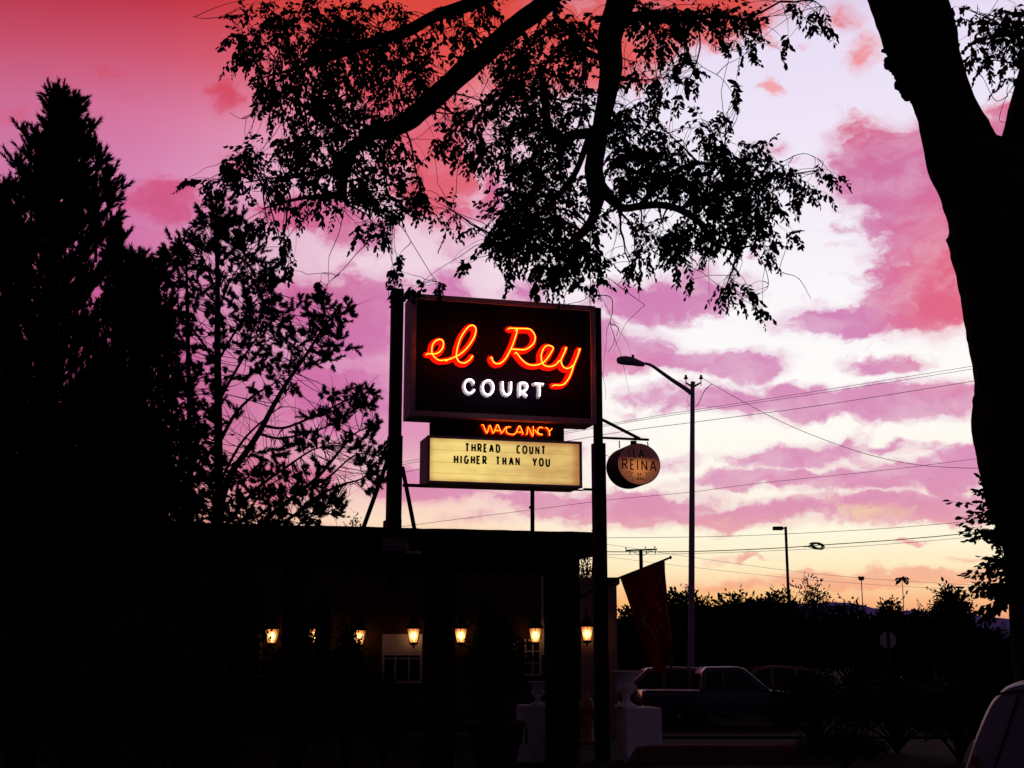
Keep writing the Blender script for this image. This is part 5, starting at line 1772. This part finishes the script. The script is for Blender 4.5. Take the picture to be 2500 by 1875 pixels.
# the open pine with bare stems, fanning out to the right
PY_ = 15.0
p0 = at(535, 1590, PY_)
op = thing('open_pine', 'open-crowned pine with bare dark stems fanning right towards the sign', 'tree', (p0.x, PY_, 0))
tk, tw, nb = MB(), MB(), MB()
STEMS = [
    [(540, 1930, 15, 17), (538, 1560, 15, 15), (535, 1250, 15, 11), (533, 1050, 15, 10), (531, 850, 15, 8), (531, 700, 15, 6), (529, 580, 15, 4), (528, 490, 15, 2)],
    [(520, 1700, 15, 10), (475, 1500, 15, 9), (466, 1200, 15.1, 7), (462, 1000, 15.1, 6), (458, 800, 15.1, 5), (455, 660, 15.1, 3), (450, 570, 15.1, 1.5)],
    [(536, 1240, 15, 9), (562, 1160, 15, 8), (600, 1105, 14.9, 7.5), (636, 1050, 14.9, 7), (665, 995, 14.8, 6), (700, 935, 14.8, 5), (745, 870, 14.7, 4), (790, 800, 14.7, 3), (835, 740, 14.7, 1.5)],
    [(645, 1040, 14.9, 4), (690, 1045, 14.8, 3.2), (740, 1028, 14.8, 3), (800, 1000, 14.7, 2.5), (850, 975, 14.7, 2), (900, 955, 14.7, 1)],
    [(636, 1060, 14.9, 3.5), (680, 1070, 14.9, 3), (740, 1060, 14.9, 2.5), (790, 1045, 14.9, 2), (840, 1020, 14.8, 1.2)],
    [(540, 1460, 15, 8), (600, 1330, 14.9, 6.5), (660, 1260, 14.9, 6), (720, 1210, 14.8, 5), (780, 1160, 14.8, 4), (830, 1100, 14.7, 3), (865, 1060, 14.7, 2), (905, 1040, 14.7, 1)],
    [(625, 1290, 14.9, 4.5), (700, 1270, 14.8, 4), (770, 1215, 14.8, 3.5), (830, 1185, 14.7, 3), (880, 1170, 14.7, 2), (925, 1145, 14.7, 1)],
    [(780, 1190, 14.8, 3), (830, 1140, 14.8, 2.2), (870, 1110, 14.7, 1.6), (912, 1110, 14.7, 1)],
    [(535, 1080, 15, 5), (575, 1010, 15, 4), (620, 965, 15, 3), (670, 935, 15, 1.6), (700, 900, 15, 1)],
    [(533, 980, 15, 4), (590, 880, 14.9, 3), (630, 820, 14.9, 2), (670, 760, 14.9, 1)],
    [(533, 880, 15, 3.5), (580, 800, 15, 2.6), (620, 740, 15, 1.8), (650, 700, 15, 1)],
    [(533, 900, 15.1, 4), (490, 830, 15.1, 3), (440, 770, 15.1, 2), (395, 730, 15.1, 1)],
    [(463, 960, 15.1, 3), (430, 880, 15.1, 2.2), (400, 800, 15.1, 1.4), (385, 760, 15.1, 1)],
    [(463, 1060, 15.1, 3), (425, 960, 15.1, 2.2), (400, 900, 15.1, 1.4)],
    [(535, 1180, 15, 4), (590, 1080, 15, 3), (650, 1020, 15, 2), (690, 990, 15, 1)],
    [(536, 1300, 15, 5), (620, 1200, 15.1, 4), (700, 1140, 15.1, 3), (760, 1100, 15.1, 2), (800, 1090, 15.1, 1)],
    [(600, 1330, 14.9, 4), (700, 1300, 14.9, 3), (760, 1260, 14.9, 2), (810, 1255, 14.9, 1)],
    [(690, 1250, 14.9, 3), (740, 1260, 14.9, 2.2), (800, 1230, 14.8, 1.5), (830, 1200, 14.8, 1)],
    [(536, 1350, 15, 4), (600, 1260, 15.1, 3), (640, 1200, 15.1, 2), (680, 1170, 15.1, 1)],
    [(533, 760, 15, 3), (560, 690, 15, 2), (590, 640, 15, 1.2), (600, 600, 15, 1)],
    [(531, 720, 15, 2.6), (500, 640, 15, 1.8), (480, 590, 15, 1)],
]
pn = []
for i, l in enumerate(STEMS):
    P, rad = px_path(l, 6)
    bark_tube(tk, P, rad, 10, .08, 5, i * 3)
    pn += P
tk.build('trunk', M['bark'], op, smooth=True)
pnd = np.array([tuple(p) for p in pn])
TUF = [  # photo px ellipse, number of shoots
    (530, 520, 45, 40, 34), (560, 560, 50, 40, 30), (500, 580, 40, 40, 24), (450, 610, 40, 40, 24), (600, 590, 40, 40, 20), (540, 640, 70, 50, 30), (620, 660, 50, 50, 26), (420, 650, 40, 40, 22), (400, 720, 40, 40, 20), (640, 720, 45, 50, 24), (560, 730, 60, 50, 18), (470, 700, 50, 50, 16), (390, 800, 40, 40, 18), (620, 790, 50, 40, 16), (430, 780, 40, 40, 10),
    (580, 830, 50, 40, 9), (420, 880, 50, 50, 16), (480, 860, 40, 40, 8), (500, 960, 60, 50, 12), (420, 980, 60, 60, 26), (590, 920, 60, 40, 9), (650, 880, 40, 30, 9), (670, 740, 20, 20, 5), (660, 690, 16, 22, 5), (640, 780, 30, 24, 8), (670, 800, 16, 14, 3),
    (700, 780, 20, 18, 4), (740, 760, 30, 26, 9), (790, 740, 28, 24, 9), (720, 820, 34, 30, 11), (770, 800, 40, 30, 14), (840, 760, 24, 26, 8), (820, 800, 34, 26, 10), (830, 840, 30, 20, 8), (780, 850, 36, 24, 9), (740, 880, 34, 24, 8), (800, 880, 24, 14, 4), (680, 850, 30, 30, 6), (690, 910, 40, 30, 9), (640, 960, 40, 30, 7), (700, 960, 40, 20, 6),
    (800, 970, 26, 14, 5), (850, 970, 26, 16, 7), (890, 965, 20, 16, 7), (870, 1000, 34, 16, 7), (820, 1010, 30, 20, 7), (770, 1020, 30, 20, 6), (880, 985, 14, 12, 4), (905, 990, 10, 12, 3), (720, 1090, 30, 18, 7), (690, 1110, 30, 16, 6), (740, 1070, 26, 14, 5), (780, 1080, 26, 18, 5), (830, 1040, 18, 16, 4), (640, 1110, 30, 16, 5),
    (900, 1060, 18, 20, 5), (880, 1090, 24, 16, 6), (920, 1040, 8, 14, 3), (850, 1080, 24, 20, 5), (920, 1110, 16, 12, 5), (905, 1130, 14, 12, 4), (930, 1095, 10, 8, 2), (890, 1195, 14, 8, 3), (910, 1160, 20, 18, 7), (925, 1180, 12, 10, 3), (870, 1130, 26, 14, 4),
    (720, 1160, 50, 26, 12), (660, 1150, 50, 26, 10), (780, 1150, 36, 20, 8), (600, 1190, 50, 40, 16), (640, 1230, 50, 34, 18), (700, 1220, 50, 26, 14), (760, 1200, 40, 22, 10), (800, 1230, 30, 20, 9), (580, 1250, 40, 30, 14), (820, 1215, 18, 12, 4), (830, 1240, 14, 12, 4), (760, 1250, 40, 20, 10), (700, 1270, 40, 16, 8), (640, 1270, 40, 16, 8), (800, 1262, 26, 10, 4), (740, 1275, 30, 10, 4),
    (440, 1080, 70, 60, 40), (420, 820, 50, 60, 16), (480, 780, 50, 60, 14), (500, 900, 40, 60, 12), (440, 940, 50, 50, 16), (500, 1020, 50, 40, 14), (560, 790, 40, 50, 10), (600, 860, 40, 40, 8), (500, 1080, 50, 60, 26), (460, 1180, 70, 60, 50), (530, 1180, 40, 60, 26), (500, 1270, 60, 50, 40), (420, 1270, 60, 60, 40), (560, 1010, 40, 40, 5),
]
for (cx, cy, rx, ry, n) in TUF:
    for k in range(int(n * 1.3) + 1):
        a, r_ = rnd.uniform(0, 2 * math.pi), math.sqrt(rnd.random())
        q = at(cx + rx * r_ * math.cos(a), cy + ry * r_ * math.sin(a), 15 + rnd.gauss(-.1, .4))
        d2 = ((pnd - np.array(q)) ** 2).sum(1)
        j = int(rnd.choice(list(np.argsort(d2)[:5])))
        a0 = Vector(pnd[j])
        L = (q - a0).length
        m = a0.lerp(q, .55) + rv(rnd) * L * .18
        pts = [a0.lerp(m, t).lerp(m.lerp(q, t), t) for t in [i / 6 for i in range(7)]]
        tw.tube(pts, [.0065 * (1 - .6 * i / 6) for i in range(7)], 3, False)
        d = ((pts[-1] - pts[-2]).normalized() * .8 + rv(rnd) * .5 + Vector((0, 0, .5)))
        sl_ = rnd.uniform(.05, .14)
        tw.tube([q, q + d.normalized() * sl_], [.0035, .0025], 3, False)
        brush(nb, rnd, q, d, sl_, 80, .058, .0125, .5, 1.25)
        brush(nb, rnd, q + d.normalized() * sl_ * .3, d.normalized() + rv(rnd) * .9, sl_ * .9, 50, .048, .0125, .5, 1.2)
# bare side twigs
for k in range(240):
    j = rnd.randrange(len(pn))
    a = pn[j]
    d = (rv(rnd) + Vector((.3, 0, .2))).normalized()
    pts = [a]
    for i in range(7):
        d = (d + rv(rnd) * .25 + Vector((0, 0, .04))).normalized()
        pts.append(pts[-1] + d * rnd.uniform(.03, .07))
    tw.tube(pts, [.004 * (1 - .6 * i / 7) for i in range(8)], 3, False)
tw.build('branches', M['twig'], op)
nb.build('needles', M['needle'], op)

# ------------------------------------------------------------------ shrubs and far trees
def bush(name, label, px, pyt, Y, wpx, zb=None, cat='shrub', nl=2200, ll=.07, mt='shrub', group=None, trunk=.04, zlow=.1, lobes=9, seed=0, flat=1.0):
    """broadleaf shrub or tree: branching stems carrying leaf clumps with gaps"""
    rn = random.Random(seed * 13 + 5)
    top = at(px, pyt, Y)
    zg_ = gz(Y) if zb is None else zb
    w = wpx * mpp(top) * .5
    r = thing(name, label, cat, (top.x, Y, zg_), group)
    H = top.z - zg_
    st, lf = MB(), MB()
    base = Vector((top.x, Y, zg_))
    cl = []
    for i in range(lobes):
        a = i * 2.4 + rn.uniform(-.5, .5)
        rr_ = w * math.sqrt((i + .4) / lobes) * .8
        t = 1 - (rr_ / (w * .9)) ** 2 * .55 * flat
        c = base + Vector((math.cos(a) * rr_, math.sin(a) * rr_ * .8, H * max(zlow + .1, t * rn.uniform(.62, .9))))
        cl.append((c, w * rn.uniform(.3, .48), H * rn.uniform(.12, .22)))
    cl.append((base + Vector((0, 0, H * .84)), w * .38, H * .16))
    for c, a, hh in cl:
        m = base.lerp(c, .5) + Vector((-(c.x - base.x) * .2, 0, H * .06))
        pts = [base.lerp(m, t).lerp(m.lerp(c, t), t) for t in [i / 6 for i in range(7)]]
        st.tube(pts, [trunk * (1 - .8 * i / 6) for i in range(7)], 5, False)
        for k in range(7):
            e = c + Vector((rn.uniform(-1, 1) * a, rn.uniform(-1, 1) * a, rn.uniform(-.6, 1.1) * hh))
            st.tube([pts[4], c.lerp(e, .5) + rv(rn) * .05, e], [trunk * .3, trunk * .2, trunk * .08], 3, False)
    per = nl // len(cl)
    for c, a, hh in cl:
        for k in range(per):
            v = rv(rn) * (rn.random() ** .4)
            k2 = 1 + .35 * mnoise.noise(v * 2.2 + c)
            q = c + Vector((v.x * a * k2, v.y * a * k2, v.z * hh * 1.25 * k2))
            d = (v + rv(rn) * .9 + Vector((0, 0, .1)))
            leaf(lf, q, d, rv(rn), ll * rn.uniform(.6, 1.3), ll * rn.uniform(.35, .6))
    # loose shoots breaking the outline
    for k in range(26):
        c, a, hh = cl[k % len(cl)]
        v = rv(rn)
        v.z = abs(v.z) * 1.2
        q = c + Vector((v.x * a, v.y * a, v.z * hh))
        spray(lf, st, rn, q, v + Vector((0, 0, .5)), rn.uniform(1.5, 3.2) * ll, 9, ll * .8, .3, trunk * .06)
    st.build('stems', M['twig'], r)
    lf.build('foliage', M[mt], r)
    return r


g2 = 'hedge trees across the road'
FT = [(1545, 1492, 54, 150, 'low dark bush right of the side wing, under the flag'), (1655, 1446, 52, 170, 'round dark tree just left of the street lamp pole'), (1790, 1452, 52, 180, 'dark tree just right of the street lamp pole'), (1900, 1448, 54, 170, 'dark tree left of the parking light pole base'),
      (1980, 1412, 50, 150, 'feathery tree with a raised ragged top right of the parking light'), (2080, 1474, 54, 170, 'dark tree under the small distant lamp'), (2165, 1482, 50, 150, 'dark tree left of the tall single flower stalk'), (2240, 1500, 56, 150, 'low dark tree under the mountain ridge'),
      (2322, 1446, 52, 100, 'rounded dark tree standing before the mountains'), (2395, 1545, 48, 140, 'low dark bush at the foot of the mountains'), (2510, 1500, 54, 110, 'dark tree at the right edge behind the trunk'), (1720, 1470, 60, 200, 'low dark tree behind the street lamp pole'), (1850, 1475, 60, 220, 'low dark tree behind the pickup cab')]
for i, (px, py, Y, w, lab) in enumerate(FT):
    bush('hedge_tree', lab, px, py, Y, w * 1.15, None, 'tree', 2600 if px == 1980 else 6500, .14 if px == 1980 else .2, 'leaf', g2, .09, .02, 16, i, .8)
# tree seen through the small gap under the canopy, shrubs above the roof line
bush('street_tree', 'small tree seen through the gap under the canopy end beside the sign post', 1432, 1352, 44, 120, None, 'tree', 2200, .12, 'leaf', None, .08, .3, 11, 40)
bush('street_tree', 'distant tree tops just above the canopy roof left of the sign brace', 870, 1268, 60, 90, None, 'tree', 1500, .16, 'leaf', None, .1, .4, 8, 41)
# dark garden shrubs in the right foreground
bush('garden_shrub', 'big black shrub in front of the pickup bonnet', 1985, 1630, 23, 270, None, 'shrub', 5200, .065, 'shrub', 'garden shrubs', .03, .05, 14, 50)
bush('garden_shrub', 'broad black shrub below the stop sign', 2180, 1640, 22, 300, None, 'shrub', 5200, .065, 'shrub', 'garden shrubs', .03, .05, 14, 51)
bush('garden_shrub', 'black shrub left of the pale SUV tail', 2330, 1660, 20, 260, None, 'shrub', 4200, .065, 'shrub', 'garden shrubs', .03, .05, 12, 52)
bush('garden_shrub', 'low black shrub at the end of the reddish garden wall', 2060, 1790, 19.0, 230, 0, 'shrub', 3600, .05, 'shrub', 'garden shrubs', .02, .05, 12, 53)
# shrubs at left and under the canopy
bush('garden_shrub', 'tall glossy shrub in front of the canopy at the left, by the leftmost lantern', 585, 1290, 17, 170, 0, 'shrub', 4800, .07, 'shrub', 'garden shrubs', .03, .02, 14, 54)
bush('garden_shrub', 'dark leafy shrub in front of the second lantern', 740, 1500, 17.5, 170, 0, 'shrub', 3800, .07, 'shrub', 'garden shrubs', .03, .02, 12, 55)
bush('garden_shrub', 'dark leafy shrub in front of the third lantern', 855, 1520, 17.8, 110, 0, 'shrub', 2600, .06, 'shrub', 'garden shrubs', .03, .02, 10, 56)
bush('garden_shrub', 'wide dark shrub at the bottom left corner below the pines', 250, 1420, 11.5, 520, 0, 'shrub', 7000, .06, 'shrub', 'garden shrubs', .03, .02, 18, 57)
bush('garden_shrub', 'dark shrub at the foot of the open pine', 470, 1560, 13, 260, 0, 'shrub', 4500, .06, 'shrub', 'garden shrubs', .03, .02, 14, 58)
bush('garden_shrub', 'dark low shrub left of the middle canopy post', 940, 1650, 19, 170, 0, 'shrub', 3000, .05, 'shrub', 'garden shrubs', .02, .02, 12, 59)
bush('dense_tree', 'dense dark evergreen mass behind the pines at the left, closing the view to the roof', 240, 960, 17.5, 620, 0, 'tree', 12000, .13, 'leaf', None, .06, .3, 20, 70, .5)
# potted shrub between the posts
p = at(1212, 1700, 19.0)
pt = thing('planter_pot', 'big dark tapered pot between the canopy posts', 'pot', (p.x, 19.0, 0))
MB().lathe([(.25, 0), (.27, .03), (.33, .3), (.39, .55), (.42, .58), (.42, .63), (.38, .64), (.36, .56), (.01, .55)], (p.x, 19, 0), 24).build('pot', M['terracotta'], pt, smooth=True)
MB().lathe([(.36, .5), (.35, .58), (.02, .6)], (p.x, 19, 0), 18).build('soil', M['wood_dark'], pt)
bush('potted_shrub', 'leafy shrub growing in the big pot between the canopy posts', 1212, 1508, 19.0, 165, .58, 'shrub', 3200, .065, 'shrub', None, .02, .05, 12, 60)
# tall single flower stalk
b, lf2 = MB(), MB()
rnd = random.Random(4)
Yw = 26.0
pts = [at(2206, 1560, Yw), at(2206, 1480, Yw), at(2204, 1440, Yw), at(2202, 1412, Yw)]
g0 = Vector((pts[0].x, Yw, gz(Yw)))
wd = thing('tall_weed', 'single tall bare stalk with a tuft of drooping leaves rising above the hedge', 'plant', g0)
b.tube([g0] + pts, [.012, .010, .008, .007, .005], 6)
b.build('stem', M['twig'], wd)
tpw = pts[-1]
s = mpp(tpw)
for (dx, dz) in ((-12, -4), (12, -3), (-9, 2), (10, 3), (-4, 6), (5, 7), (-14, -12), (13, -12), (0, 4)):
    st0 = tpw + Vector((0, 0, -.02))
    leaf(lf2, st0, Vector((dx * s, rnd.uniform(-.06, .06), dz * s)), Vector((0, -1, .3)), math.hypot(dx, dz) * s * 1.2, 6.5 * s)
for (x0, z0, dx, dz) in ((-12, -4, -3, -14), (12, -3, 3, -14), (-8, 2, -8, -6), (9, 3, 8, -6)):
    leaf(lf2, tpw + Vector((x0 * s, 0, z0 * s)), Vector((dx * s, .01, dz * s)), Vector((0, -1, .2)), 13 * s, 5.5 * s)
lf2.build('leaves', M['leaf'], wd)
